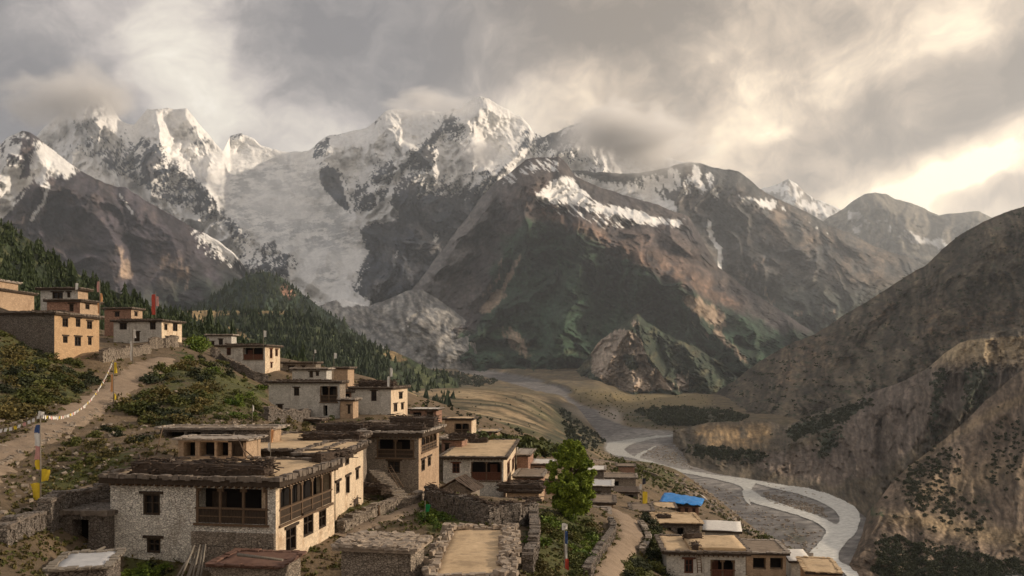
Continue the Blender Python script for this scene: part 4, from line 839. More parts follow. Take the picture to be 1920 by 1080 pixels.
D4 = house('white house with wide tan mud roof and dark wooden gallery', 831, 944, 861, 100, 5.2, pxS=967, yaw=-4, fm='white', sm='cream', roof='mud', edge='edge', ov=.5, rth=.3, est=.16, beams=True, wood='woodr',
    front=[(848,868,862,887),(883,866,941,901,'g')], side=[(951,866,956,890),(960,860,964,882),(949,902,953,920)])
E5 = house('grey limewashed house with long flat roof above the terraces', 504, 637, 719, 115, 5.3, pxS=648, yaw=-6, fm='greyw', sm='wstone', roof='mudd', edge='edge', ov=.4, est=.18,
    front=[(551,727,561,742),(600,724,633,754,'g'),(520,759,530,774,'d'),(606,760,614,780,'h')])
F6 = house('white house with cream side wall and dark wood roof stack', 659, 733, 730, 120, 4.6, pxS=764, yaw=-8, fm='greyw', sm='cream', roof='mudd', edge='edge', ov=.4, est=.2,
    front=[(696,733,706,752)], side=[(748,736,755,748),(738,757,745,772,'d'),(752,756,757,768)])
house('dark lean-to beside the white house with cream side', 640, 662, 736, 121, 4.0, L=5, fm='brick', roof='mudd', edge='edge', name='lean_to', cat='shed', front=[(644,738,656,772,'h')])
house('small brown mud shed below the grey house', 638, 662, 752, 113, 3.0, pxS=668, fm='tan', roof='edgel', edge='edgel', name='mud_shed', cat='shed', front=[(652,760,657,776,'d')])
house('long low house with pale roof line behind the grey house', 548, 612, 694, 140, 2.6, pxS=622, fm='greyw', roof='mudd', edge='edgel', front=[(580,697,587,708,'d'),(592,697,598,705)])
house('dark roofed upper house topmost of the middle cluster', 530, 592, 682, 158, 3.2, pxS=602, fm='wstone', roof='mudd', edge='edge', front=[(540,686,552,694),(566,686,572,694)])
house('plain tan block house behind the middle cluster', 626, 652, 692, 148, 4, pxS=664, fm='tan', roof='mudd', edge='edge')
G1 = house('white and ochre house with red brown gallery on the ridge', 408, 497, 650, 150, 5.3, pxS=525, yaw=-8, fm='greyw', sm='cream', roof='mudd', edge='edge', ov=.45, est=.2, wood='woodr',
    front=[(425,653,433,666),(456,652,494,674,'g')], side=[(506,654,511,672),(516,655,521,668),(507,680,511,690)])
house('small pale house partly hidden behind the ridge house', 388, 434, 630, 176, 5, pxS=443, fm='greyw', roof='pale', edge='edgel', front=[(410,636,418,648),(396,640,402,652)])
H1 = house('white house with bright cream end wall on the upper slope', 213, 303, 603, 145, 4.8, pxS=341, yaw=-8, fm='greyw', sm='cream', roof='mudd', edge='edge', ov=.45, est=.2,
    front=[(224,606,238,618),(281,604,292,618),(252,622,262,640,'d')], side=[(308,608,314,619),(324,607,333,621),(310,631,315,639),(320,630,325,639)])
house('tan upper house behind the white house on the slope', 196, 246, 580, 156, 4, pxS=267, fm='brick', sm='tan', roof='mudd', edge='edge', front=[(215,585,224,594)], side=[(252,585,258,593)])
I1 = house('tall ochre mud house with two rows of windows on the left slope', -40, 102, 590, 98, 5.6, pxS=186, yaw=-3, fm='dstone', sm='orange', roof='mudd', edge='edge', ov=.35, rth=.3, est=.24,
    side=[(117,596,128,613),(142,597,151,613),(163,602,173,617),(118,630,127,643),(140,631,152,649),(165,632,172,647)])
I2 = house('limewashed upper house with dark flat roof above the ochre house', 76, 146, 544, 113, 3.4, pxS=158, yaw=-4, fm='greyw', sm='tan', roof='mudd', edge='edge', ov=.5, est=.15, front=[(98,548,118,560),(126,548,132,558)])
I3 = house('low brown house stepped between the ochre house and the limewashed one', 88, 150, 566, 108, 2.6, pxS=186, yaw=-4, fm='brick', sm='tan', roof='mudd', edge='edge', est=.15, front=[(130,570,138,584)], side=[(160,568,168,580)])
house('tan mud house at the top of the left slope', -60, 0, 545, 120, 4, pxS=64, yaw=-3, fm='tan', roof='mud', edge='edge', est=.15)
house('small mud house with grey roof on the skyline at far left', -40, -2, 527, 128, 2.6, pxS=34, yaw=-3, fm='tan', roof='mudd', edge='edgel', est=.15, rth=.2)
N7 = house('cream sided house with tan roof beyond the brushwood roof', 834, 884, 788, 130, 4.2, pxS=893, fm='tan', sm='cream', roof='mud', edge='edge', est=.12, front=[(852,794,880,814,'g')])
house('house with pale roof and posts below the cream tower house', 768, 818, 770, 143, 3.6, pxS=829, fm='brick', roof='pale', edge='edgel', est=.1, front=[(774,773,790,782,'h'),(800,773,812,790,'d')])
house('small brown house with light flat roof at the edge of the fields', 895, 929, 812, 138, 3.6, pxS=937, fm='brick', sm='tan', roof='mud', edge='edgel', est=.1, front=[(908,815,916,828,'d')])
house('narrow brown shed between the brushwood house and the tan roof', 828, 866, 826, 112, 3.4, pxS=876, fm='brick', roof='mudd', edge='edgel', name='brown_shed', cat='shed', front=[(834,832,842,846)])
house('brick brown house right of the white gallery house', 969, 990, 856, 121, 4.2, pxS=1000, fm='brick', roof='edgel', edge='edgel', est=.14)
house('house with bright pale roof left of the big tree', 996, 1036, 873, 125, 3.6, pxS=1046, fm='tan', roof='pale', edge='edgel', est=.12, front=[(1005,878,1012,890)])
K8 = house('open fronted house with brown earth roof left of the big tree', 966, 1014, 897, 106, 3.2, pxS=1022, fm='brick', roof='mudd', edge='edgel', est=.14, front=[(970,899,988,911,'h'),(992,899,1010,911,'h')])
house('low brown terrace house at the foot of the big tree', 950, 1010, 925, 96, 2.4, pxS=1020, fm='tan', roof='brush', edge='brush', est=.25)
house('house with pale roof just behind the big tree on its right', 1098, 1132, 884, 142, 4, pxS=1140, fm='dstone', roof='pale', edge='edgel', est=.1)
house('grey stone house with white sheet roof right of the big tree', 1104, 1146, 914, 124, 4.4, pxS=1152, fm='dstone', roof='tin', edge='pale', est=.1, front=[(1118,922,1126,940,'d')])
house('little stone hut with slab roof beside the dirt track', 1098, 1138, 976, 86, 2.4, pxS=1147, fm='dstone', roof='slate', edge='edgel', name='stone_hut', cat='hut')
house('low brown house with red earth roof above the track bend', 1150, 1196, 925, 150, 2.6, pxS=1203, fm='dstone', roof='brush', edge='edge', est=.1, front=[(1160,928,1168,936,'h'),(1178,928,1188,936,'h')])
house('small ruin of low tan walls above the red earth roof', 1134, 1192, 898, 170, 2.0, pxS=1200, fm='wstone', roof='mudd', edge='edgel', est=.3, front=[(1150,902,1160,912,'h')])
B9 = house('red brown timber house under a blue tarpaulin', 1264, 1310, 950, 160, 3.6, pxS=1318, yaw=-10, fm='brick', roof='mud', edge='edge', est=.08, wood='woodr', front=[(1268,953,1276,968,'d'),(1284,953,1290,966),(1298,953,1304,966)])
house('low house with orange tan roof left of the blue tarpaulin', 1228, 1266, 955, 150, 2.8, pxS=1274, fm='brick', roof='mud', edge='edge', est=.1, front=[(1236,958,1242,968,'h'),(1252,958,1258,968,'h')])
T10 = house('tan roofed house with dark openings behind the lower courtyard house', 1236, 1312, 985, 94, 3.4, pxS=1326, yaw=-4, fm='dstone', roof='mud', edge='mud', est=.12, front=[(1246,990,1258,1008,'h'),(1270,990,1282,1006,'h')])
house('building with bright white sheet roof sloping beside the lower courtyard house', 1322, 1386, 1000, 97, 3.0, pxS=1402, yaw=-14, fm='greyw', roof='pale', edge='pale', est=.06, lip=False)
Q11 = house('courtyard house with golden mud roof and dark gallery at lower right', 1250, 1398, 1041, 70, 4.4, pxS=1424, yaw=-5, fm='greyw', sm='wstone', roof='mud', edge='edge', ov=.4, est=.16, beams=True, wood='woodr', front=[(1283,1048,1300,1075,'w'),(1332,1050,1378,1084,'g')])
house('low wing with grey roof right of the courtyard house', 1400, 1474, 1041, 88, 3.6, pxS=1486, yaw=-6, fm='tan', roof='mudd', edge='edgel', est=.14, front=[(1412,1046,1436,1068,'h'),(1444,1046,1468,1068,'h')])
house('little block with pale grey sheet roof at the lower right end', 1484, 1518, 1056, 96, 3.0, pxS=1526, yaw=-10, fm='greyw', roof='pale', edge='pale', est=.06, lip=False)
house('tan mud roof at the bottom right corner of the village', 1516, 1572, 1078, 84, 3.0, pxS=1590, yaw=-12, fm='tan', roof='mud', edge='mud', est=.12)

for a in [
 ('small brown house with dark doorway on the slope below the upper cluster', 690, 722, 796, 100, 3.2, 730, 'brick', 'mudd', [(700,800,708,814,'d')]),
 ('low shed with slab roof left of the brushwood roofs', 566, 600, 790, 104, 2.6, 608, 'dstone', 'edgel', [(572,794,584,806,'h')]),
 ('mud house with firewood coloured roof behind the tan mud roof house', 902, 938, 838, 124, 3.2, 947, 'tan', 'brush', [(912,842,920,856,'d')]),
 ('flat roofed brown house squeezed behind the big tree on its left', 1016, 1048, 902, 116, 3.4, 1056, 'brick', 'mud', [(1024,906,1032,920,'d')]),
 ('pale mud house at the top of the track bend', 1112, 1150, 946, 108, 2.6, 1157, 'tan', 'mudd', [(1122,950,1130,966,'d')]),
 ('dark stone house with grey roof just left of the tan roofed house', 1186, 1222, 962, 112, 2.8, 1230, 'dstone', 'mudd', [(1196,966,1206,980,'h')]),
 ('low brown store house in front of the limewashed ruin', 1158, 1190, 876, 230, 2.6, 1197, 'brick', 'mudd', []),
 ('pale walled house halfway down to the open fronted house', 938, 962, 832, 150, 3.2, 970, 'greyw', 'edgel', [(944,836,950,846,'d')])]:
    house(a[0], a[1], a[2], a[3], a[4], a[5], pxS=a[6], yaw=-6, fm=a[7], sm='tan', roof=a[8], edge='edge', est=.16, front=a[9])

# ---- rooms and shelters standing on the big roofs
U1 = house('open timber shelter with pale roof boards on the gallery house roof', 334, 462, 826, 56, 2.6, pxS=472, yaw=-6, fm='tan', roof='edgel', edge='edgel', ov=.3, rth=.1, est=.08, sink=0, name='roof_shelter', cat='roof shelter', front=[(344,829,366,856,'h'),(374,829,402,856,'h'),(406,829,428,856,'h'),(434,829,456,856,'d')])
house('stone room with flat roof behind the open shelter', 440, 506, 806, 66, 2.6, pxS=516, yaw=-6, fm='dstone', sm='tan', roof='mudd', edge='edgel', rth=.15, est=.12, sink=.6, name='roof_room', cat='roof room')
house('long dark shed with open bays at the foot of the slope', 300, 430, 806, 68, 2.8, pxS=440, yaw=-5, fm='dstone', roof='mudd', edge='edgel', rth=.15, est=.12, name='open_shed', cat='shed', front=[(312,810,345,832,'h'),(350,810,376,832,'h'),(392,812,420,830,'h')])
house('ruined stone shed with a dark doorway left of the gallery house', 86, 204, 966, 47, 2.2, L=4, yaw=-4, fm='dstone', roof='dstone', edge='edge', ov=.05, rth=.1, est=.3, name='ruined_shed', cat='shed', front=[(134,974,166,1020,'h')])
Sf = house('stone hut with shaggy slab roof in the middle of the yard', 640, 770, 1036, 40, 2.8, pxS=792, yaw=-10, fm='wstone', sm='wstone', roof='slate', edge='slate', ov=.35, rth=.2, est=.1, name='stone_hut', cat='hut')
Gf = house('flat mud threshing roof rimmed with stacked white stones', 806, 952, 1092, 38.5, 3.0, pxS=946, L=11.5, yaw=-1, fm='wstone', roof='mud', edge='slate', ov=.1, rth=.25, est=.28, name='flat_roofed_barn', cat='barn')
house('rusty roofed lean-to against the front of the gallery house', 396, 520, 1066, 41.5, 2.6, L=3, yaw=-8, fm='wstone', roof='rust', edge='rust', ov=.2, rth=.12, est=.08, name='lean_to', cat='shed')
house('shed with blue grey sheet roof at the bottom left corner', 92, 200, 1066, 38, 2.2, L=3.4, yaw=16, fm='dstone', roof='tin', edge='pole', ov=.15, rth=.1, est=.1, name='sheet_roofed_shed', cat='shed')

# ---- slabs on the hut, stones round the mud roof
def slabs(hs, label, n, s, mat='slate', name='roof_slabs'):
    root, base, w, L, U, V = hs; bm = bmesh.new(); h = -base.z; zt = None
    return root
def cover(hs, h, n, s, mat, ztop, pname='slab_layer', edge_only=0):
    root, base, w, L, U, V = hs; bm = bmesh.new()
    for i in range(n):
        x, y_ = random.uniform(-.3, w+.3), random.uniform(-.3, L+.3)
        if edge_only:
            k = random.choice(edge_only); x = w+random.uniform(-.5,.4) if k == 'r' else random.uniform(-.5,.2) if k == 'l' else x; y_ = L+random.uniform(-.3,.3) if k == 'b' else y_
        rbox(bm, (x, y_, ztop+random.uniform(0,.14)), (s*random.uniform(.5,1.3), s*random.uniform(.4,1), random.uniform(.05,.1)*(3 if edge_only else 1)), (random.gauss(0,.12), random.gauss(0,.12), random.uniform(0,3)), 0, .03)
    part(pname, root, bm, M[mat], 'stuff')
cover(Sf, 2.8, 330, .55, 'slate', 2.8+.22)
cover(Gf, 3.0, 170, .36, 'slate', 3.0+.35, 'stone_rim', ['r','r','r','r','b','l','l'])

# ---- firewood and brushwood
ry = lambda hs: math.degrees(math.atan2(hs[4].y, hs[4].x))
stack('long dark brushwood heap along the front of the gallery house roof', on(A, .50, .14)+Vector((0,0,5.9+.42)), ry(A), A[2]*.86, 1.9, .95, r=.06)
stack('second brushwood heap at the back of the gallery house roof', on(bk, .82, .55)+Vector((0,0,4.6+.32)), -3, 5.2, 1.6, .8)
stack('short tilted wood heap by the right edge of the gallery house roof', on(A, .97, 1.06)+Vector((0,0,5.9+.42)), 62, 3.6, 1.2, .75)
stack('dark brushwood bank on the left of the roof above the tan house', P(640, 800, 88)+Vector((0,0,-.6)), -4, 5.6, 2.2, 1.25)
stack('dark brushwood heap along the front edge of the brushwood roofed house', on(C3, .55, .15)+Vector((0,0,5.8+.45)), ry(C3), C3[2]*1.05, 1.6, .75)
stack('higher brushwood heap at the back of the brushwood roofed house', on(C3, .6, .8)+Vector((0,0,5.8+.45)), ry(C3), C3[2]*.9, 2.4, 1.3)
stack('dark firewood bank on the roof of the cream sided white house', on(F6, .5, .35)+Vector((0,0,4.6+.3)), ry(F6), F6[2]*.95, 2.4, 1.15, r=.07)
stack('firewood on the narrow shed roof by the white gallery house', P(868, 822, 108), -8, 3.8, 1.6, .8)
stack('low wood heap in front of the open fronted house by the tree', P(975, 918, 97)+Vector((0,0,-.2)), -5, 5.5, 1.8, 1.2)
stack('small dark wood pile on the golden mud roof', on(Q11, .42, .72)+Vector((0,0,4.4+.28)), 20, 1.6, 1.0, .9)
stack('little brush pile at the front edge of the golden mud roof', on(Q11, .38, .12)+Vector((0,0,4.4+.28)), 80, 1.2, .8, .7)
stack('thin wood row along the roof of the ridge house', on(G1, .5, .2)+Vector((0,0,5.3+.28)), ry(G1), G1[2]*.8, .9, .45)
stack('thin wood row on the upper slope white house roof', on(H1, .5, .15)+Vector((0,0,4.8+.28)), ry(H1), H1[2]*.9, .8, .4)
stack('wood row along the roof front of the ochre house', on(I1, .75, .3)+Vector((0,0,5.6+.28)), ry(I1), 4.5, 1.0, .5)
stack('wood row on the grey house roof', on(E5, .5, .2)+Vector((0,0,5.3+.28)), ry(E5), E5[2]*.8, .8, .35)
# raised roof of the courtyard house, weathered step in the mud
root, base, w, L, U, V = Q11
bm = bmesh.new(); rough_slab(bm, w*.30, .3, w+.1, L-.2, 4.4+.30, .22, .03); part('upper_roof', root, bm, M['mud'])

# ---- blue tarpaulin sheet, sagging over the roof
def sheet(name, label, cat, corners, sag, mat, n=12, th=.05, wr=.1, group=None):
    bm = bmesh.new(); a, b, c, d_ = [Vector(q) for q in corners]; o = (a+b+c+d_)/4; V_ = []
    for lay in (0, -th):
        V_.append([[bm.verts.new(a.lerp(b, i/n).lerp(d_.lerp(c, i/n), k/n)-o+Vector((0,0,lay-sag*math.sin(math.pi*i/n)*math.sin(math.pi*k/n)+wr*float(fbm(np.array(i*.7), np.array(k*.9+lay*0), 3))))) for k in range(n+1)] for i in range(n+1)])
    for i in range(n):
        for k in range(n):
            for lay, q in enumerate(V_):
                vs = (q[i][k], q[i+1][k], q[i+1][k+1], q[i][k+1]); bm.faces.new(vs if lay == 0 else vs[::-1]).smooth = True
    t, u_ = V_
    for i in range(n):
        bm.faces.new((t[i][0], u_[i][0], u_[i+1][0], t[i+1][0])); bm.faces.new((t[i+1][n], u_[i+1][n], u_[i][n], t[i][n])); bm.faces.new((t[0][i+1], u_[0][i+1], u_[0][i], t[0][i])); bm.faces.new((t[n][i], u_[n][i], u_[n][i+1], t[n][i+1]))
    x = part(name, None, bm, mat); x.location = o; return tag(x, label, cat, group)
zt = B9[1].z+3.6+.5
def pz(px, py, z): dd = dz(py, z); return P(px, py, dd)
sheet('tarpaulin', 'bright blue tarpaulin stretched over a house roof', 'tarpaulin', [P(1236,940,158),P(1314,948,158.5),P(1322,934,170),P(1246,923,172)], -.3, M['blue'], wr=.6)
sheet('tarpaulin', 'white cloth strip lying right of the blue tarpaulin', 'cloth', [P(1338,948,160),P(1345,958,155),P(1322,932,175),P(1312,926,180)], .1, M['pale'])
# ---- leaning planks and poles
def poles(name, label, cat, items, mat, r=.06, group=None, one=False):
    for i, (a, b) in enumerate(items):
        bm = bmesh.new(); tube(bm, Vector((0,0,0)), Vector(b)-Vector(a), r, r*.7, 6); o = part(name, None, bm, M[mat]); o.location = a
        tag(o, label if isinstance(label, str) else label[i], cat, group)
gA = lambda px, py, d: P(px, py, d)
lp = []
for i in range(9):
    px = 322+i*7; lp.append((P(px+random.uniform(-3,3), 1092+random.uniform(-4,8), 42.6+.1*i), P(358+i*3.4, 1020+random.uniform(0,22), 45.0)))
poles('timber_pole', 'grey timber pole leaning in a bundle against the gallery house front', 'timber pole', lp, 'pole', .065, 'timber poles leaning against the gallery house')
poles('timber_pole', ['pale pole leaning at the left end of the open shelter', 'pale pole leaning on the right of the open shelter', 'short crossed pole right of the open shelter'], 'timber pole',
      [(P(292,855,58), P(306,798,60)), (P(462,858,54), P(446,820,56)), (P(480,862,54), P(452,838,55.5))], 'woodl', .05)
poles('timber_pole', ['long beam lying across the rusty lean-to roof', 'pale beam lying over the sheet roofed shed'], 'timber beam', [(P(446,1040,42), P(530,1050,41)), (P(84,1080,37), P(196,1026,43))], 'pole', .10)
poles('timber_pole', ['post standing at the yard wall nearest the threshing roof', 'second post at the yard wall below the brushwood house'], 'post', [(P(712,975,60), P(709,947,60)), (P(703,972,60), P(701,948,60))], 'woodl', .13)
def ladder(label, a, b, w=.4, n=9):
    a, b = Vector(a), Vector(b); t = thing('ladder', label, 'ladder', a); s = Vector((w/2,0,0)); bm = bmesh.new()
    for q in (-1, 1):
        bm = bmesh.new(); tube(bm, s*q, b-a+s*q, .05, .04); part('side_rail', t, bm, M['woodl'])
    for i in range(1, n):
        bm = bmesh.new(); c = (b-a)*i/n; tube(bm, c-s, c+s, .03); part('rung', t, bm, M['woodl'])
ladder('timber ladder leaning on the brushwood house front', P(752,914,72), P(728,872,75.4))
ladder('small ladder at the golden mud roof house front', P(1312,1074,69), P(1310,1040,69.8), .35, 7)

# ---- brush-roofed gable shed, stairs and small heaps in the yards
def gable_shed(label, px, py, d, w, dp_, h, rise, rz):
    t = thing('gable_shed', label, 'shed', P(px, py, d), R(rz)); bm = bmesh.new(); box(bm, 0, 0, -1.5, w, dp_, h, 0, .03)
    v = [bm.verts.new(p) for p in ((0,0,h+.002),(w,0,h+.002),(w/2,0,h+rise-.1),(0,dp_,h+.002),(w,dp_,h+.002),(w/2,dp_,h+rise-.1))]
    bm.faces.new(v[:3]); bm.faces.new(v[5:2:-1]); part('wall', t, bm, M['wstone'])
    for s in (-1, 1):
        bm = bmesh.new(); n = 16
        for i in range(n):
            for k in range(3):
                y0 = -.4+(dp_+.8)*i/n; f = (k+.5)/3; a = math.atan2(rise, w/2); rbox(bm, (w/2+s*(w/2+.35)*f, y0+.2, h+rise*(1-f)+.05-.0*k+random.uniform(-.03,.05)), ((w/2+.35)/3/math.cos(a)*1.15, (dp_+.8)/n*.95, .06), (0, s*a, random.uniform(-.04,.04)), 0, .02)
        part('roof_planks', t, bm, M['woodl' if s < 0 else 'brush'])
gable_shed('gabled plank roofed shed before the white gallery house', 826, 938, 80, 3.2, 3.0, 1.0, 1.1, -14)
def steps(label, a, b, w, n):
    a, b = Vector(a), Vector(b); t = thing('stone_steps', label, 'steps', a); bm = bmesh.new(); q = b-a
    for i in range(n):
        c = q*(i+.5)/n; rbox(bm, (c.x, c.y, c.z-.4), (w, max(.35, Vector((q.x,q.y,0)).length/n*1.05), .8+abs(q.z)/n), (0,0,math.atan2(q.y,q.x)-math.pi/2), 0, .03)
    part('treads', t, bm, M['wstone'])
steps('stone steps climbing beside the brushwood roofed house', P(752,930,71), P(700,880,76), 1.3, 10)
stack('heap of dark planks and sticks at the left foot of the brushwood roofed house', P(700,925,71), -30, 3.0, 1.6, .9)
stack('heap of brushwood in the yard by the big tree', P(978,948,84), 10, 4.2, 1.8, .9)
stack('woodpile against the wing wall of the gallery house', P(652,948,62.5)+Vector((0,0,-.2)), 80, 3.2, .9, .8)
stack('brush heap at the back of the tan mud roof of the white gallery house', on(D4, .3, .8)+Vector((0,0,5.2+.3)), -4, 3.0, 1.2, .8)
stack('small brush heap on the tan roof above the courtyard house', on(T10, .2, .5)+Vector((0,0,3.4+.28)), 0, 1.6, .9, .5)
# ---------------------------------------------------------------- tracks
pathm, g_, bs_ = new_mat('packed_earth'); p_ = g_.n('ShaderNodeNewGeometry').outputs['Position']
n_ = g_.noise(p_, .8, 8, .65).outputs['Fac']; n2_ = g_.noise(p_, 6, 5, .7).outputs['Fac']
g_.put(bs_.inputs['Base Color'], g_.ramp(g_.m('MULTIPLY_ADD', n2_, .5, g_.m('MULTIPLY', n_, .6)), [(.3, (.13,.095,.065)), (.75, (.32,.24,.17))]))
bp_ = g_.n('ShaderNodeBump'); bp_.inputs['Strength'].default_value = .6; bp_.inputs['Distance'].default_value = .06; g_.put(bp_.inputs['Height'], n2_); g_.put(bs_.inputs['Normal'], bp_.outputs[0])
def track(name, label, pts, nrow=14):
    c = catmull(pts, nrow); V, Fc = [], []
    ctr = [hit(x, y) for x, y, w in c]; n = 7
    for i, p in enumerate(ctr):
        q = ctr[min(i+1, len(ctr)-1)]-ctr[max(i-1, 0)]; t = Vector((q.x, q.y, 0)).normalized(); s = Vector((t.y, -t.x, 0)); w = c[i][2]*(1+.15*math.sin(i*.9)+.1*math.sin(i*2.3))
        for k in range(n):
            u = (k/(n-1)-.5)*w; a = p+s*u; edge = abs(k/(n-1)-.5)*2
            V.append((a.x, a.y, gz(a.x, a.y)+.17-.26*edge**4+(-.03 if k in (2,4) else 0)))
    for i in range(len(ctr)-1):
        for k in range(n-1): b = i*n+k; Fc.append((b, b+1, b+n+1, b+n))
    o = mesh_np(name, V, Fc, pathm); o['kind'] = 'structure'; o['label'] = label; return ctr
tr1 = track('dirt_path', 'pale dirt track climbing the left slope', [(-60,900,3.2),(0,862,3.2),(60,826,3.3),(120,792,3.4),(180,757,3.6),(225,728,3.8),(255,706,4.2),(285,688,4.5),(310,672,3.2)])
tr2 = track('dirt_path', 'dirt track bending between the big tree and the courtyard house', [(1118,1130,1.7),(1138,1080,1.8),(1158,1045,1.9),(1180,1015,2.2),(1186,992,3.0),(1172,972,3.2),(1152,956,2.4)])
track('dirt_path', 'narrow footpath crossing the grass to the gallery house', [(60,960,.9),(120,935,1.0),(180,912,1.0),(225,898,.9)])
track('dirt_path', 'yard lane between the gallery house and the brushwood house', [(640,1010,1.6),(690,985,1.8),(750,965,1.8),(800,935,1.4)])

# ---------------------------------------------------------------- dry stone walls
def dry_wall(label, pts, h=1.2, w=.6, mat='dstone', step=.42, top='edge', name='stone_wall', sink=.4, cat='wall', brush=False):
    c = catmull([(x, y) for x, y in pts], 6); q = [hit(x, y) for x, y in c]; o0 = q[0].copy(); bm = bmesh.new(); bt = bmesh.new(); t = 0
    for a, b in zip(q[:-1], q[1:]):
        dv = Vector((b.x-a.x, b.y-a.y, 0)); ln = dv.length; an = math.atan2(dv.y, dv.x); n = max(1, int(ln/step))
        if ln > 12: continue
        z = -sink
        while z < h*1.1:
            s = random.uniform(.16,.30); u_ = random.uniform(-.2, 0)
            while u_ < ln:
                sl = random.uniform(.25,.6); p = a.lerp(b, min(1, (u_+sl/2)/ln))-o0; hh = h*(1+.12*math.sin(p.x*1.7+p.y))
                if z < hh: rbox(bm, (p.x+random.uniform(-.03,.03), p.y+random.uniform(-.05,.05), p.z+z+s/2), (sl*1.04, w*random.uniform(.85,1.1), s*1.04), (0, random.uniform(-.06,.06), an+random.uniform(-.06,.06)), 0, .03)
                u_ += sl
            z += s
        for i in range(n):
            p = a.lerp(b, (i+.5)/n)-o0; hh = h*(1+.12*math.sin(p.x*1.7+p.y))
            if brush:
                for _ in range(9):
                    r_ = random.uniform(0, 3.14); l = random.uniform(.4,.9); cc = p+Vector((random.uniform(-.3,.3), random.uniform(-.4,.4), hh+random.uniform(0,.35))); v = Vector((math.cos(r_), math.sin(r_), random.uniform(-.5,.2)))*l/2
                    tube(bt, cc-v, cc+v, .05, .03, 4)
            else:
                rbox(bt, (p.x, p.y, p.z+hh+.05), (ln/n*1.1, w*1.2, random.uniform(.07,.13)), (random.uniform(-.1,.1), random.uniform(-.1,.1), an+random.uniform(-.2,.2)), 0, .03)
    root = thing(name, label, cat, o0); part('courses', root, bm, M[mat]); part('brush_topping' if brush else 'coping', root, bt, M['brush'] if brush else M[top]); return root
dry_wall('dark stone wall running down the slope right of the ridge house', [(396,668),(430,688),(465,708),(500,722)], 1.5, .8)
dry_wall('stone wall along the lower left corner by the ruined shed', [(0,1018),(40,1000),(80,985)], .7, .7)
dry_wall('stone wall behind the ruined shed running up the left edge', [(84,992),(140,968),(200,950)], 1.5, .7)
dry_wall('long curved garden wall with shaggy brushwood top', [(806,940),(825,956),(850,966),(885,975),(925,982),(965,984),(998,978)], 1.3, 1.0, 'dstone', brush=True)
dry_wall('crooked stone wall along the yard lane', [(640,1002),(668,985),(700,968),(735,955),(770,948),(790,938)], .7, .6, 'wstone')
dry_wall('short stone wall beside the garden right of the threshing roof', [(1000,985),(1003,1010),(1000,1045),(990,1075)], 1.0, .6)
dry_wall('pale stone wall following the inner bend of the track', [(1204,1040),(1216,1018),(1210,1000),(1200,985)], .5, .5, 'wstone', top='edgel')
dry_wall('stone wall on the left side of the track below the hut', [(1100,1085),(1118,1050),(1140,1018),(1150,998),(1145,985)], .6, .5, 'dstone')
dry_wall('low field wall behind the ochre house by the flag pole', [(190,678),(220,672),(250,668),(280,662)], 1.3, .6, 'wstone')
dry_wall('terrace wall in front of the grey limewashed house', [(500,788),(540,790),(580,788),(620,786)], 1.3, .6, 'dstone')
dry_wall('rubble wall under the white house on the upper slope', [(280,655),(305,652),(330,650)], 1.6, .8, 'wstone')
dry_wall('thin field wall above the tan ruin', [(1110,868),(1150,872),(1200,884),(1240,900)], .9, .5, 'wstone')

# ---------------------------------------------------------------- stones
def blob(bm, c, r, sq=.7, n=1):
    res = bmesh.ops.create_icosphere(bm, subdivisions=n, radius=r, matrix=Matrix.Translation(c) @ Matrix.Rotation(random.uniform(0,3),4,'Z') @ Matrix.Diagonal((random.uniform(.8,1.3), random.uniform(.7,1.1), sq, 1)))
    for v in res['verts']: v.co += (v.co-Vector(c))*random.uniform(-.22,.18)
rockm = plain_mat('pale_rock', (.12,.095,.072), (.34,.28,.22), 2.5, (1,1,1), .7)
bproto = []
for i in range(4):
    bm = bmesh.new(); blob(bm, (0,0,0), 1, .65, 2); me = bpy.data.meshes.new('boulder'); bm.to_mesh(me); bm.free(); me.materials.append(rockm); bproto.append(me)
def place(me, name, label, cat, group, p, s, rz=None, sz=None):
    o = bpy.data.objects.new(name, me); COL.objects.link(o); o.location = p; o.scale = (s, s, sz or s); o.rotation_euler = (0, 0, random.uniform(0, 6.28) if rz is None else rz); return tag(o, label, cat, group)
for i, (px, py, s) in enumerate([(190,832,6),(222,848,4),(155,860,4),(270,800,7),(255,775,5),(180,868,4),(75,985,7),(130,812,4),(250,812,5),(285,812,6),(232,790,4),(60,915,5),(20,985,6),(96,1000,5),(120,1045,5),(205,815,4),(330,735,7),(310,742,5),(345,790,5)]):
    p = hit(px, py); place(random.choice(bproto), 'boulder', 'pale boulder scattered on the bare slope below the track', 'boulder', 'boulders below the track', p, s/F*p.y*.8)
def rubble(name, label, n, polys, r0, r1, mat):
    bm = bmesh.new()
    for _ in range(n):
        poly = random.choice(polys); xs = [q[0] for q in poly]; ys = [q[1] for q in poly]
        for _ in range(20):
            x, y = random.uniform(min(xs), max(xs)), random.uniform(min(ys), max(ys))
            if inpoly(np.array(x), np.array(y), poly): break
        p = hit(x, y); r = random.uniform(r0, r1)
        rbox(bm, (p.x, p.y, p.z+r*.2), (r*2, r*1.5, r), (random.uniform(-.4,.4), random.uniform(-.4,.4), random.uniform(0,3)), 0, r*.3)
    o = part(name, None, bm, mat); o['kind'] = 'stuff'; o['label'] = label
rubble('rubble', 'loose stones strewn over the slope', 260, [[(0,970),(0,900),(110,850),(280,790),(300,860),(180,900),(90,960)],[(400,770),(560,800),(560,830),(400,800)],[(600,1000),(640,960),(800,930),(800,960),(660,1010)]], .05, .2, rockm)
rubble('path_edge_stones', 'row of pale stones along the lower edge of the track', 260, [[(-10,872),(60,838),(130,798),(215,748),(215,754),(130,806),(60,845),(-10,880)]], .08, .24, rockm)

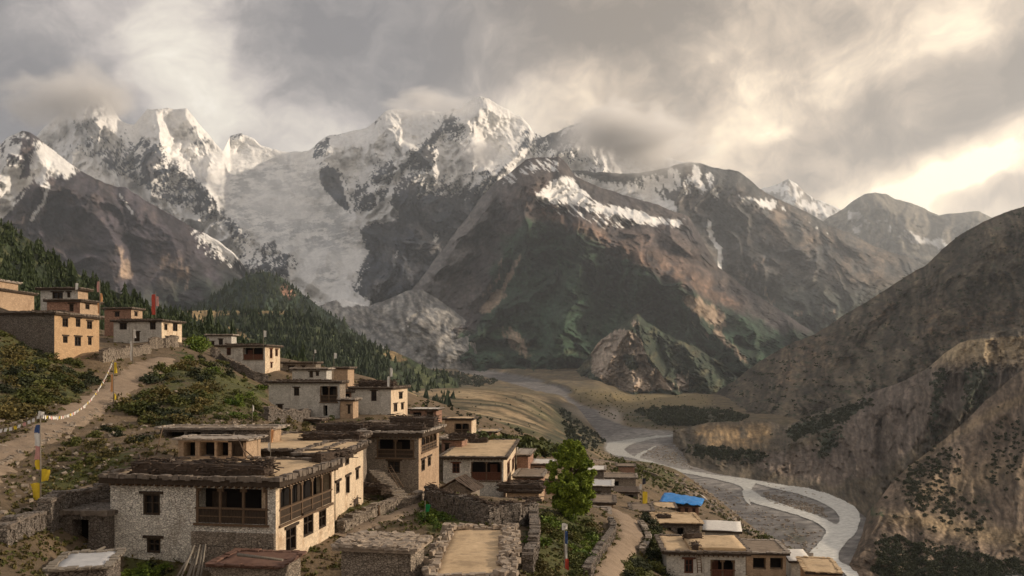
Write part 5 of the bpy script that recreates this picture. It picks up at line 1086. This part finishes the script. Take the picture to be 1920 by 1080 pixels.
# ---------------------------------------------------------------- foliage
def leaf_mat(name, c1, c2, rnd=.5):
    m, g, bs = new_mat(name); n = g.noise(g.n('ShaderNodeNewGeometry').outputs['Position'], 1.2, 5, .6).outputs['Fac']
    r = g.n('ShaderNodeObjectInfo').outputs['Random']; isl = g.n('ShaderNodeNewGeometry').outputs['Random Per Island']
    f = g.m('ADD', g.m('MULTIPLY_ADD', r, rnd, -rnd/2), g.m('MULTIPLY_ADD', isl, .5, g.m('MULTIPLY_ADD', n, .8, -.25)), clamp=True)
    g.put(bs.inputs['Base Color'], g.mix(f, c1, c2)); bs.inputs['Roughness'].default_value = .75
    try: bs.inputs['Transmission Weight'].default_value = 0
    except Exception: pass
    return m
lf_olive = leaf_mat('olive_leaves', (.035,.046,.013), (.13,.130,.032)); lf_dark = leaf_mat('dark_leaves', (.018,.025,.013), (.055,.060,.025)); lf_green = leaf_mat('green_leaves', (.04,.075,.012), (.16,.20,.025))
lf_rust = leaf_mat('rust_leaves', (.055,.050,.018), (.17,.130,.040)); lf_tree = leaf_mat('willow_leaves', (.04,.085,.012), (.33,.38,.045), .1)
needle = leaf_mat('pine_needles', (.012,.022,.010), (.045,.06,.02)); bark = plain_mat('bark', (.05,.035,.025), (.14,.10,.07), 4, (.4,.4,1.5), .8)
def leaves_np(centers, radii, n, size, seed, flat=.8):
    r = np.random.RandomState(seed); c = np.array(centers, float); rad = np.array(radii, float); w = rad**2; k = r.choice(len(c), n, p=w/w.sum())
    dv = r.normal(size=(n,3)); dv /= np.linalg.norm(dv, axis=1)[:,None]; rr = r.rand(n)**.38; ctr = c[k]+dv*(rad[k]*rr)[:,None]*np.array([1,1,flat])
    a = r.normal(size=(n,3)); a /= np.linalg.norm(a, axis=1)[:,None]; b = np.cross(a, r.normal(size=(n,3))); b /= np.linalg.norm(b, axis=1)[:,None]
    s = (size*(.6+.8*r.rand(n)))[:,None]; V = np.stack([ctr-a*s-b*s*.35, ctr+a*s*.2-b*s*.6, ctr+a*s+b*s*.3, ctr-a*s*.1+b*s*.6], 1).reshape(-1, 3)
    return V, np.arange(4*n).reshape(n, 4)
def mesh_only(name, V, Fc, mat):
    o = mesh_np(name, V, Fc, mat, smooth=False); me = o.data; bpy.data.objects.remove(o); return me
def bush_mesh(seed, mat, n=520, spread=.75):
    r = random.Random(seed); cs, rs = [], []
    for i in range(9): a = r.uniform(0, 6.28); q = r.uniform(0, spread); cs.append((math.cos(a)*q, math.sin(a)*q, r.uniform(.12,.62)*(1.2-q))); rs.append(r.uniform(.25,.5))
    V, Fc = leaves_np(cs, rs, n, .085, seed); return mesh_only('bush', V, Fc, mat)
BM = {k: [bush_mesh(i+10*j, m) for i in range(4)] for j, (k, m) in enumerate(dict(olive=lf_olive, dark=lf_dark, green=lf_green, rust=lf_rust).items())}
def scatter(label, group, poly, n, s0, s1, kinds, name='bush', cat='bush', squash=.8):
    xs = [q[0] for q in poly]; ys = [q[1] for q in poly]; k = 0
    while k < n:
        x, y = random.uniform(min(xs), max(xs)), random.uniform(min(ys), max(ys))
        if not inpoly(np.array(x), np.array(y), poly): continue
        p = hit(x, y); s = random.uniform(s0, s1)*random.uniform(.8,1.2); p.z -= s*.12; place(random.choice(BM[random.choice(kinds)]), name, label, cat, group, p, s, sz=s*squash*random.uniform(.8,1.2)); k += 1
scatter('dark olive bush in the thicket between the ochre house and the track', 'bushes above the track', [(0,690),(90,680),(178,700),(176,732),(110,765),(40,790),(0,800)], 46, 1.0, 2.0, ['olive','dark','dark','rust'])
scatter('low olive bush on the bank left of the ochre house foot', 'bushes left of the ochre house', [(0,625),(60,655),(100,672),(150,684),(60,690),(0,680)], 22, .9, 1.7, ['olive','dark','rust'])
scatter('bush in the big thicket right of the track', 'bushes right of the track', [(232,775),(262,735),(305,690),(345,672),(392,690),(400,740),(380,790),(320,800),(262,795)], 58, 1.0, 2.1, ['olive','dark','olive','rust'])
scatter('low bush on the bare slope below the track', 'bushes below the track', [(100,862),(190,800),(270,790),(295,850),(230,860),(150,880)], 16, .5, 1.1, ['dark','olive','rust'])
scatter('yellow green bush on the grassy slope above the open shed', 'bushes above the open shed', [(392,745),(440,735),(498,752),(490,785),(440,790),(400,785)], 16, .8, 1.4, ['green','olive'])
scatter('dark bush beside the ridge house wall', 'bushes by the ridge house', [(345,655),(395,665),(440,690),(500,728),(470,735),(400,700),(350,690)], 18, 1.0, 2.0, ['olive','green','dark'])
scatter('round bright green shrub behind the ridge house', 'bright shrubs behind the ridge house', [(355,640),(388,640),(386,662),(356,664)], 5, 2.2, 3.0, ['green'], squash=1.1)
scatter('leafy shrub in the green gully under the big tree', 'shrubs in the gully', [(1004,975),(1050,972),(1112,985),(1106,1040),(1098,1085),(1006,1085)], 38, .7, 1.4, ['olive','green','rust','olive'])
scatter('dark shrub between the track and the courtyard house', 'shrubs by the track', [(1206,962),(1240,975),(1246,1050),(1240,1085),(1165,1085),(1175,1050),(1214,1030)], 30, .7, 1.5, ['dark','olive'])
scatter('bright green garden shrub behind the threshing roof', 'garden shrubs', [(784,960),(812,946),(838,965),(832,1000),(796,1000)], 12, .6, 1.1, ['green'])
scatter('small dark bush on the river bank below the village', 'bushes on the river bank', [(1195,890),(1300,925),(1350,965),(1420,1005),(1500,1040),(1560,1080),(1480,1040),(1400,1010),(1330,960),(1220,905)], 30, .8, 1.6, ['dark','olive'])
scatter('dark shrub in front of the courtyard house', 'shrubs before the courtyard house', [(1260,1075),(1320,1072),(1320,1090),(1260,1090)], 6, .8, 1.3, ['dark','olive'])
scatter('weedy bush among the yard walls below the grey house', 'bushes below the grey house', [(500,782),(560,795),(640,785),(700,790),(600,812),(520,806)], 16, .7, 1.3, ['dark','olive','rust'])
scatter('dark bush at the foot of the gallery house', 'bushes at the gallery house', [(230,1062),(330,1066),(330,1088),(230,1088)], 7, .6, 1.0, ['dark','green'])

# the big tree
tp = Vector((F*0+(1070-CX)/F*72, 72, 0)); tp.z = gz(tp.x, tp.y)
tree = thing('broadleaf_tree', 'tall bright green broadleaf tree standing among the houses', 'tree', tp)
topz = (HY-826)/F*72-tp.z; r_ = random.Random(4); cs, rs = [], []
for i in range(210):
    t = r_.random()**.85; z = topz*(.07+.91*t); wmax = 2.45*math.sin(math.pi*min(1,(.16+.80*t))**1.15)**.75; a = r_.uniform(0, 6.28); q = wmax*math.sqrt(r_.random())*.92
    cs.append((math.cos(a)*q, math.sin(a)*q, z)); rs.append(r_.uniform(.22,.52)*(1.1-.5*t))
V_, F_ = leaves_np(cs, rs, 32000, .11, 99, 1.0); cr = mesh_np('crown', V_, F_, lf_tree, smooth=False); cr.parent = tree
bm = bmesh.new(); prev = Vector((0,0,-.4)); k = 7
for i in range(k): nx_ = Vector((r_.uniform(-.12,.12), r_.uniform(-.12,.12), topz*.88*(i+1)/k)); tube(bm, prev, nx_, .22*(1-i/k)+.03, .22*(1-(i+1)/k)+.03, 8); prev = nx_
for c in cs[::5]: b0 = Vector((0,0,max(.8, c[2]-1.4))); tube(bm, b0, Vector(c), .06, .015, 4)
part('trunk', tree, bm, bark)

# conifers as one wood: every tree a ragged stack of branch skirts
def conifers(name, label, pts, hs, mat, tiers=5, seed=0, sides=7, wd=.20):
    r = np.random.RandomState(seed); n = len(pts); V, Fc = [], []; idx = 0
    P0 = np.array(pts); H = np.array(hs)
    for t in range(tiers):
        z0 = .06+.86*t/tiers; z1 = min(1.0, z0+1.7/tiers) if t < tiers-1 else 1.0; rad = wd*(1-.82*t/tiers)
        a = r.rand(n,1)*6.28+np.arange(sides*2)*np.pi/sides; rr = rad*(1+.35*r.normal(size=a.shape))*np.where(np.arange(sides*2)%2, .62, 1.1)
        ring = np.stack([P0[:,None,0]+np.cos(a)*rr*H[:,None], P0[:,None,1]+np.sin(a)*rr*H[:,None], P0[:,None,2]+(z0+.05*r.normal(size=a.shape)/tiers)*H[:,None]], -1)
        apex = P0+np.array([0,0,1])*(z1*H)[:,None]; blk = np.concatenate([ring, apex[:,None]], 1); m = sides*2+1
        V.append(blk.reshape(-1, 3)); b0 = idx+np.arange(n)[:,None]*m; j = np.arange(sides*2)
        Fc.append(np.stack([b0+j, b0+(j+1)%(sides*2), np.broadcast_to(b0+sides*2, (n, sides*2))], -1).reshape(-1, 3)); idx += n*m
    o = mesh_np(name, np.concatenate(V), np.concatenate(Fc), mat, smooth=False); o['kind'] = 'stuff'; o['label'] = label; return o
def onsheet(grid, n, keep, seed):
    PX, PY, D, V = grid; r = np.random.RandomState(seed); out, tries = [], 0
    ar = D*D; ii = r.randint(0, PX.shape[0]-1, n*40); jj = r.randint(0, PX.shape[1]-1, n*40)
    ok = keep(PX[ii,jj], PY[ii,jj]) > r.rand(n*40); ii, jj = ii[ok][:n], jj[ok][:n]; f = r.rand(len(ii))[:,None]
    return V[ii,jj]*(1-f)+V[ii+1,jj+1]*f, PX[ii,jj], PY[ii,jj], D[ii,jj]
pts, a_, b_, dd_ = onsheet(pine_grid, 2600, lambda x, y: sstep(.0, .3, fbm(x/30, y/20, 3)+.25+.0*x)*(x > -150)*(x < 600)+.02, 3)
conifers('pine_forest', 'dark pines covering the slope above the village', pts, 3.9*np.exp(.33*np.random.RandomState(1).randn(len(pts))), needle, seed=2)
cols = ('HY',)
# ---------------------------------------------------------------- scrub on the far side of the valley
jm = [bush_mesh(200+i, lf_dark, 260, .7) for i in range(4)]
f_dots = field(.10, [(1, 14, [(1700,880),(1760,840),(1800,860),(1790,940),(1850,960),(1840,1000),(1700,950)]), (1, 14, [(1810,690),(1860,690),(1850,760),(1790,780)]), (.9, 14, [(1850,800),(1920,780),(1960,900),(1840,900)]), (1, 10, [(1650,1000),(1960,1070),(1960,1100),(1640,1100)]), (.25, 10, [(1650,955),(1740,960),(1900,1000),(1960,1030),(1900,1020),(1700,980)])])
pj, jx, jy, jd = onsheet(near_grid, 1500, lambda x, y: sstep(.2, .8, sample(f_dots, x, y)+.5*fbm(x/22, y/16, 3))*(x < 1960)*(y < 1100), 8)
rj = np.random.RandomState(5); sj = rj.uniform(1.1, 3.1, len(pj))*np.where(rj.rand(len(pj)) < .25, 1.4, 1); order = np.argsort(-sj/jd); first = order[:270]; rest = order[270:]
for i in first:
    p = Vector(pj[i]); p.z -= .2; place(jm[i%4], 'juniper_bush', 'dark rounded juniper bush dotting the dry slope across the river', 'bush', 'juniper bushes across the river', p, float(sj[i]), sz=float(sj[i])*.85)
def leafmass(name, label, pts, sz, mat, per=26, size=.3, seed=1, tall=.7):
    r = np.random.RandomState(seed); n = len(pts); k = np.repeat(np.arange(n), per); m = len(k); dv = r.normal(size=(m,3)); dv /= np.linalg.norm(dv, axis=1)[:,None]
    s = np.asarray(sz)[k][:,None]; c = np.asarray(pts)[k]+dv*s*np.array([1,1,tall])*(r.rand(m,1)**.4)*.8; c[:,2] += (s[:,0]*tall*.6)
    a = r.normal(size=(m,3)); a /= np.linalg.norm(a, axis=1)[:,None]; b = np.cross(a, r.normal(size=(m,3))); b /= np.linalg.norm(b, axis=1)[:,None]; q = s*size*(.6+.8*r.rand(m,1))
    V = np.stack([c-a*q-b*q*.4, c+a*q*.2-b*q*.7, c+a*q+b*q*.3, c-a*q*.1+b*q*.7], 1).reshape(-1, 3); o = mesh_np(name, V, np.arange(4*m).reshape(m, 4), mat, smooth=False); o['kind'] = 'stuff'; o['label'] = label; return o
leafmass('scrub', 'small scrub speckling the slope across the river', pj[rest], sj[rest]*.75, lf_dark, 40, .28, 3)
def belt(name, label, poly, n, s0, s1, mat, tall=.9, per=34, mk=None):
    xs = [q[0] for q in poly]; ys = [q[1] for q in poly]; pts, sz = [], []
    while len(pts) < n:
        x, y = random.uniform(min(xs), max(xs)), random.uniform(min(ys), max(ys))
        if inpoly(np.array(x), np.array(y), poly): pts.append(hit(x, y, 60)); sz.append(random.uniform(s0, s1))
    return leafmass(name, label, np.array([tuple(p) for p in pts]), np.array(sz), mat, per, .30, n, tall)
belt('woodland', 'dark tree belt under the fields by the river', [(1190,772),(1260,766),(1370,772),(1400,784),(1370,800),(1240,798)], 330, 4, 9, lf_dark)
belt('woodland', 'dark wood where the valley narrows', [(760,694),(860,700),(940,716),(900,726),(820,726),(760,712)], 260, 5, 10, lf_dark)
belt('woodland', 'trees on the steep bank below the terraced fields', [(1048,766),(1065,772),(1100,800),(1135,828),(1110,846),(1070,838),(1056,800)], 190, 1.5, 4, lf_dark)
belt('hedgerow', 'hedges along the near edge of the fields', [(880,842),(960,838),(1040,846),(1100,856),(1100,866),(1000,858),(900,856)], 150, 1.0, 2.4, lf_olive)
belt('meadow_scrub', 'scrub on the green terrace below the houses', [(1130,862),(1230,872),(1300,915),(1400,985),(1500,1045),(1420,1010),(1320,950),(1200,905),(1130,885)], 260, .3, .8, lf_olive)
belt('valley_scrub', 'low scrub along the valley floor', [(1060,730),(1330,742),(1370,765),(1190,770),(1280,808),(1180,800),(1100,765)], 260, .8, 2.6, lf_olive)
belt('field_scrub', 'scrub and small trees among the terraced fields', [(780,722),(1030,748),(1030,830),(900,835),(800,770)], 60, .5, 1.3, lf_dark)
belt('bank_scrub', 'bushes on the flat by the river bend', [(1100,838),(1128,845),(1190,872),(1240,902),(1200,895),(1130,862)], 120, .5, 1.4, lf_olive)
bl = onsheet((*_bluff,), 900, lambda x, y: sstep(.35, .9, sample(f_scr, x, y)+.6*fbm(x/14, y/10, 3)), 12)
leafmass('bluff_scrub', 'dark scrub clinging to the river bluffs', bl[0], np.random.RandomState(2).uniform(1.6, 4.2, len(bl[0])), lf_dark, 30, .3, 7)
br = onsheet((*_rhill,), 1600, lambda x, y: sstep(.15, .5, fbm(x/20+4, y/12, 4))*(x < 1960)*.9, 13)
leafmass('hill_scrub', 'scrub scattered on the big brown hillside', br[0], np.random.RandomState(2).uniform(2, 4.5, len(br[0])), lf_dark, 10, .4, 8, .5)
mh = onsheet((*_mead,), 5200, lambda x, y: (1-sample(f_mead, x, y))*sstep(-.30, .10, fbm(x/18, y/12, 4)+.02)*(x > 180)*np.where(x > 725, .12, 1), 14)
conifers('hillside_forest', 'forest on the hill between the village and the glacier', mh[0], 8.5*np.exp(.33*np.random.RandomState(1).randn(len(mh[0]))), needle, 3, 4, 4, .24)
fh = onsheet((*_fhill,), 3800, lambda x, y: .9+0*x, 15)
conifers('ridge_forest', 'forest on the dark ridge before the glacier', fh[0], 12.5*np.exp(.33*np.random.RandomState(1).randn(len(fh[0]))), needle, 3, 5, 4, .26)

# tufts over the village slope
TRK1 = [(-60,900),(0,862),(60,826),(120,792),(180,757),(225,728),(255,706),(285,688),(310,672)]; TRK2 = [(1118,1130),(1138,1080),(1158,1045),(1180,1015),(1186,992),(1172,972),(1152,956)]
def tufts(name, label, n, mat, s0, s1, seed, per, size, fld):
    r = np.random.RandomState(seed); pts, sz = [], []; fl = field(*fld)
    while len(pts) < n:
        x, y = r.uniform(-60, 1560), r.uniform(590, 1100)
        if sample(fl, np.array(x), np.array(y)) < r.rand(): continue
        if segdist(np.array(x), np.array(y), TRK1) < 15+(870-y)*.02 or segdist(np.array(x), np.array(y), TRK2) < 17: continue
        p = hit(x, y, 25, 420)
        if p.y > 400: continue
        pts.append(tuple(p)); sz.append(r.uniform(s0, s1)*(.5+p.y/110))
    return leafmass(name, label, np.array(pts), np.array(sz), mat, per, size, seed, .55)
rubble('river_stones', 'boulders and cobbles on the gravel bars', 1500, [[(1150,862),(1240,884),(1300,935),(1400,1000),(1500,1055),(1530,1040),(1540,1000),(1440,960),(1390,925),(1200,872)],[(1190,850),(1270,826),(1285,860),(1300,880)],[(1430,922),(1540,950),(1550,970),(1440,942)],[(1440,893),(1500,905),(1600,935),(1560,925)]], .3, 1.0, rockm)
tufts('weeds', 'dry weeds and tufts over the village slope', 2600, lf_rust, .14, .34, 31, 12, .34, (.35, [(1, 20, [(0,600),(180,690),(120,830),(0,860)]), (1, 20, [(100,860),(320,780),(500,740),(560,800),(300,860),(200,960),(60,1080),(0,1080),(0,960)]), (.9,10,[(1000,970),(1240,960),(1240,1090),(1000,1090)])]))
tufts('grass', 'green grass tufts over the village slope', 2600, lf_olive, .12, .30, 32, 12, .32, (.3, [(1, 20, [(150,860),(320,840),(220,920),(60,960)]), (1, 20, [(380,690),(500,740),(560,800),(420,800),(300,740)]), (1,10,[(640,940),(800,930),(800,1000),(640,1010)]), (1, 10, [(1000,960),(1240,960),(1240,1090),(1000,1090)])]))

# ---------------------------------------------------------------- prayer flags
CLO = {k: plain_mat(k+'_cloth', a, b, 3, (1,1,1), .2, .8) for k, a, b in [('white', (.55,.53,.50), (.78,.75,.70)), ('yellow', (.60,.42,.03), (.80,.58,.05)), ('red', (.36,.05,.035), (.52,.09,.06)), ('blue', (.03,.06,.16), (.07,.12,.28)), ('green', (.01,.16,.05), (.02,.26,.08)), ('orange', (.55,.25,.10), (.72,.40,.20)), ('black', (.02,.02,.03), (.05,.05,.06)), ('pink', (.5,.22,.2), (.65,.38,.34))]}
def cloth(parent, x0, z0, x1, z1, mat, name='cloth', amp=.06, taper=1.0, drop=0):
    bm = bmesh.new(); n, m = 5, max(4, int(abs(z1-z0)/.25)); ph = random.uniform(0, 6); th = .012; G_ = []
    for s in (0, 1):
        G_.append([[bm.verts.new((x0+(x1-x0)*i/n*(1-(1-taper)*k/m), amp*math.sin(ph+i*1.3+k*.9)*(i/n+.25)+s*th, z0+(z1-z0)*k/m-drop*i/n+.03*math.sin(k+i))) for k in range(m+1)] for i in range(n+1)])
    for i in range(n):
        for k in range(m):
            for s in (0, 1):
                q = G_[s]; vs = (q[i][k], q[i+1][k], q[i+1][k+1], q[i][k+1]); bm.faces.new(vs if s else vs[::-1]).smooth = True
    part(name, parent, bm, CLO[mat])
def flag_pole(label, px, py0, py1, d, flags=(), r=.045, lean=0, knob=None, cat='prayer flag', base=None):
    b = base or P(px, py0, d); b = b.copy(); H = (py0-py1)/F*b.y
    if not base: b.z = P(px, py0, d).z
    t = thing('prayer_flag', label, cat, b, 0, 'prayer flag poles'); bm = bmesh.new(); tube(bm, (0,0,-.5), (lean,0,H), r, r*.6, 6); part('pole', t, bm, M['pole'])
    for fl in flags:
        a, c, col, w = fl[:4]; z0 = (py0-a)/F*b.y; z1 = (py0-c)/F*b.y; wm = w/F*b.y; cloth(t, (r+.004)*(1 if wm > 0 else -1)+lean*z0/H, z0, (r+.004)*(1 if wm > 0 else -1)+wm+lean*z0/H, z1, col, taper=fl[4] if len(fl) > 4 else 1, drop=fl[5] if len(fl) > 5 else 0)
    if knob: cloth(t, -.15, H+.15, .2, H-.25, knob, 'top_cloth')
    return t, Vector((b.x+lean, b.y, b.z+H))
h0 = hit(76, 962)
_, top1 = flag_pole('tall pole at left with blue white and red banner and yellow cloths', 76, 962, 776, 50, [(797,812,'blue',-9),(812,836,'white',-10),(836,862,'pink',-9),(862,880,'yellow',-8),(880,902,'yellow',16,.8),(906,938,'yellow',-17,.7)], .05, knob='white')
g1 = hit(213, 764)
_, top2 = flag_pole('thin pole beside the track with a faded yellow banner', 213, 764, 672, g1.y, [(680,700,'yellow',5),(702,735,'orange',-4),(738,750,'yellow',3)], .06)
flag_pole('pale banner pole at the top of the track', 249, 682, 615, hit(249,682).y, [(618,634,'white',5),(640,676,'white',-4)], .07)
flag_pole('tall orange and white pole rising behind the ochre house', 187, 592, 524, 107, [(528,548,'pink',-4),(550,566,'orange',4),(568,588,'orange',-3)], .07)
flag_pole('red banner on the roof of the upper slope white house', 292, 602, 545, 146, [(552,590,'red',-7),(556,574,'pink',5)], .06)
flag_pole('short white banner on the limewashed upper house roof', 141, 545, 531, 112, [(531,543,'white',5)], .06)
flag_pole('white rag on a pole above the small pale house', 494, 650, 618, 149, [(620,632,'white',5)], .05)
flag_pole('thin pole with white rag at the right end of the middle cluster', 626, 692, 661, 147, [(662,672,'white',5)], .05)
flag_pole('thin bare pole over the topmost dark roof', 587, 683, 655, 157, [(656,662,'white',3)], .05, .25)
flag_pole('white streaming flag on the roof of the cream sided house', 731, 728, 690, 121, [(690,706,'white',4),(706,726,'white',-4)], .06)
flag_pole('thin white pole on the slope above the open shed', 473, 792, 758, 88, [(760,772,'white',2)], .04)
flag_pole('pale orange pennant on the gallery house roof', 507, 856, 800, 58, [(806,830,'orange',6,.4),(830,846,'white',-3)], .04)
flag_pole('tall blue white and red banner in the gully under the big tree', 1058, 1098, 986, 50, [(996,1020,'blue',5),(1020,1048,'white',4),(1048,1082,'red',7,.9)], .045, knob='white')
flag_pole('black white and yellow flag pole before the blue tarpaulin', 1204, 962, 888, 118, [(897,908,'black',6),(908,918,'white',-4),(922,945,'yellow',9),(946,956,'white',-3)], .06)
flag_pole('green flag on a thin pole at the garden wall', 797, 1002, 938, 57, [(946,960,'green',10,.6)], .035)
flag_pole('white rag on a pole by the tan roof beyond the brushwood house', 968, 858, 838, 118, [(838,848,'white',3)], .05)
flag_pole('short bare pole at the corner of the small pale roof', 829, 784, 766, 141, [], .05)
flag_pole('white marker cloth on the garden wall', 886, 984, 968, 62, [(968,982,'white',5)], .05)
# strings of small flags
def flag_string(label, a, b, sag, n):
    a, b = Vector(a), Vector(b); t = thing('prayer_flag_string', label, 'prayer flags', a, 0, 'strings of prayer flags'); bm = bmesh.new(); q = [a.lerp(b, i/24)-a-Vector((0,0,sag*4*(i/24)*(1-i/24))) for i in range(25)]
    for u_, v_ in zip(q[:-1], q[1:]): tube(bm, u_, v_, .025, .025, 4)
    part('string', t, bm, M['pole']); dx = (b-a); dirn = dx.normalized(); mats = ['white','white','white','yellow','white','pink','white']
    for i in range(n):
        s = (i+.5)/n; p = a.lerp(b, s)-a-Vector((0,0,sag*4*s*(1-s)+.02)); w = dx.length/n*.62; h = random.uniform(.16,.26); bm = bmesh.new(); e = dirn*w/2; o_ = Vector((random.uniform(-.06,.06), random.uniform(-.06,.06), -h))
        nrm = Vector((0,.006,0)); vs = [bm.verts.new(x) for x in (p-e, p+e, p+e+o_, p-e+o_, p-e+nrm, p+e+nrm, p+e+o_+nrm, p-e+o_+nrm)]
        for f in ((3,2,1,0),(4,5,6,7),(0,1,5,4),(1,2,6,5),(2,3,7,6),(3,0,4,7)): bm.faces.new([vs[k] for k in f])
        part('flag', t, bm, CLO[mats[i%7]])
flag_string('long string of small pale flags sagging beside the track', top1, top2, 2.0, 60)
flag_string('second string of pale flags running off the left edge', P(-60,800,52), top1, .5, 16)

# ---------------------------------------------------------------- clouds caught on the peaks
def mist(name, label, px, py, d, wpx, hpx, depth, dens, seed, tilt=0):
    c = P(px, py, d); bm = bmesh.new(); bmesh.ops.create_icosphere(bm, subdivisions=4, radius=1); o = part(name, None, bm, hmist(dens, seed)); o.location = c; o.scale = (wpx/F*d, depth, hpx/F*d); o.rotation_euler = (0, R(tilt), 0); o['kind'] = 'stuff'; o['label'] = label
def hmist(dens, seed):
    m = bpy.data.materials.new('cloud_vapour'); m.use_nodes = True; m.node_tree.nodes.clear(); g = G(m.node_tree); pv = g.n('ShaderNodeVolumePrincipled'); ou = g.n('ShaderNodeOutputMaterial'); m.node_tree.links.new(pv.outputs[0], ou.inputs[1])
    p = g.n('ShaderNodeTexCoord').outputs['Object']; ln = g.n('ShaderNodeVectorMath', operation='LENGTH'); g.put(ln.inputs[0], p)
    n = g.noise(g.map(p, loc=(seed, seed*.7, 0), sc=(1,1.6,1)), 1.9, 6, .58, .4).outputs['Fac']
    f = g.m('ADD', g.m('MULTIPLY_ADD', n, 2.4, -1.28), g.m('MULTIPLY_ADD', ln.outputs['Value'], -1.25, .95), clamp=True)
    fall = g.ramp(ln.outputs['Value'], [(.55, 1.0), (1.0, 0.0)], 'EASE')
    pv.inputs['Color'].default_value = (1,.985,.97,1); g.put(pv.inputs['Density'], g.m('MULTIPLY', g.m('MULTIPLY', f, fall), dens)); pv.inputs['Anisotropy'].default_value = .3
    return m
mist('mist', 'cloud bank spilling over the ridge right of the main peak', 1185, 262, 5900, 200, 84, 700, .018, 3, 8)
mist('mist', 'cloud puff before the main peak', 905, 282, 5700, 64, 46, 350, .010, 9)
mist('mist', 'cloud wrapped round the far left peak', 130, 180, 6450, 180, 85, 500, .014, 5, -10)
mist('mist', 'cloud cap on the left shoulder of the main peak', 800, 194, 6700, 130, 34, 400, .008, 12)
# ---------------------------------------------------------------- air
hz = bpy.data.meshes.new('haze'); bm = bmesh.new(); bmesh.ops.create_cube(bm, size=1); bm.to_mesh(hz); bm.free()
ho = bpy.data.objects.new('haze', hz); COL.objects.link(ho); ho['kind'] = 'stuff'
ho.scale = (60000, 26000, 3050); ho.location = (0, 9000, -193+3050/2)
hm = bpy.data.materials.new('haze_air'); hm.use_nodes = True; hm.node_tree.nodes.clear()
gg = G(hm.node_tree); pv = gg.n('ShaderNodeVolumePrincipled'); ou = gg.n('ShaderNodeOutputMaterial'); hm.node_tree.links.new(pv.outputs[0], ou.inputs[1])
pv.inputs['Color'].default_value = (.84,.91,1.0,1); pv.inputs['Density'].default_value = HAZE; pv.inputs['Anisotropy'].default_value = .5
hz.materials.append(hm)
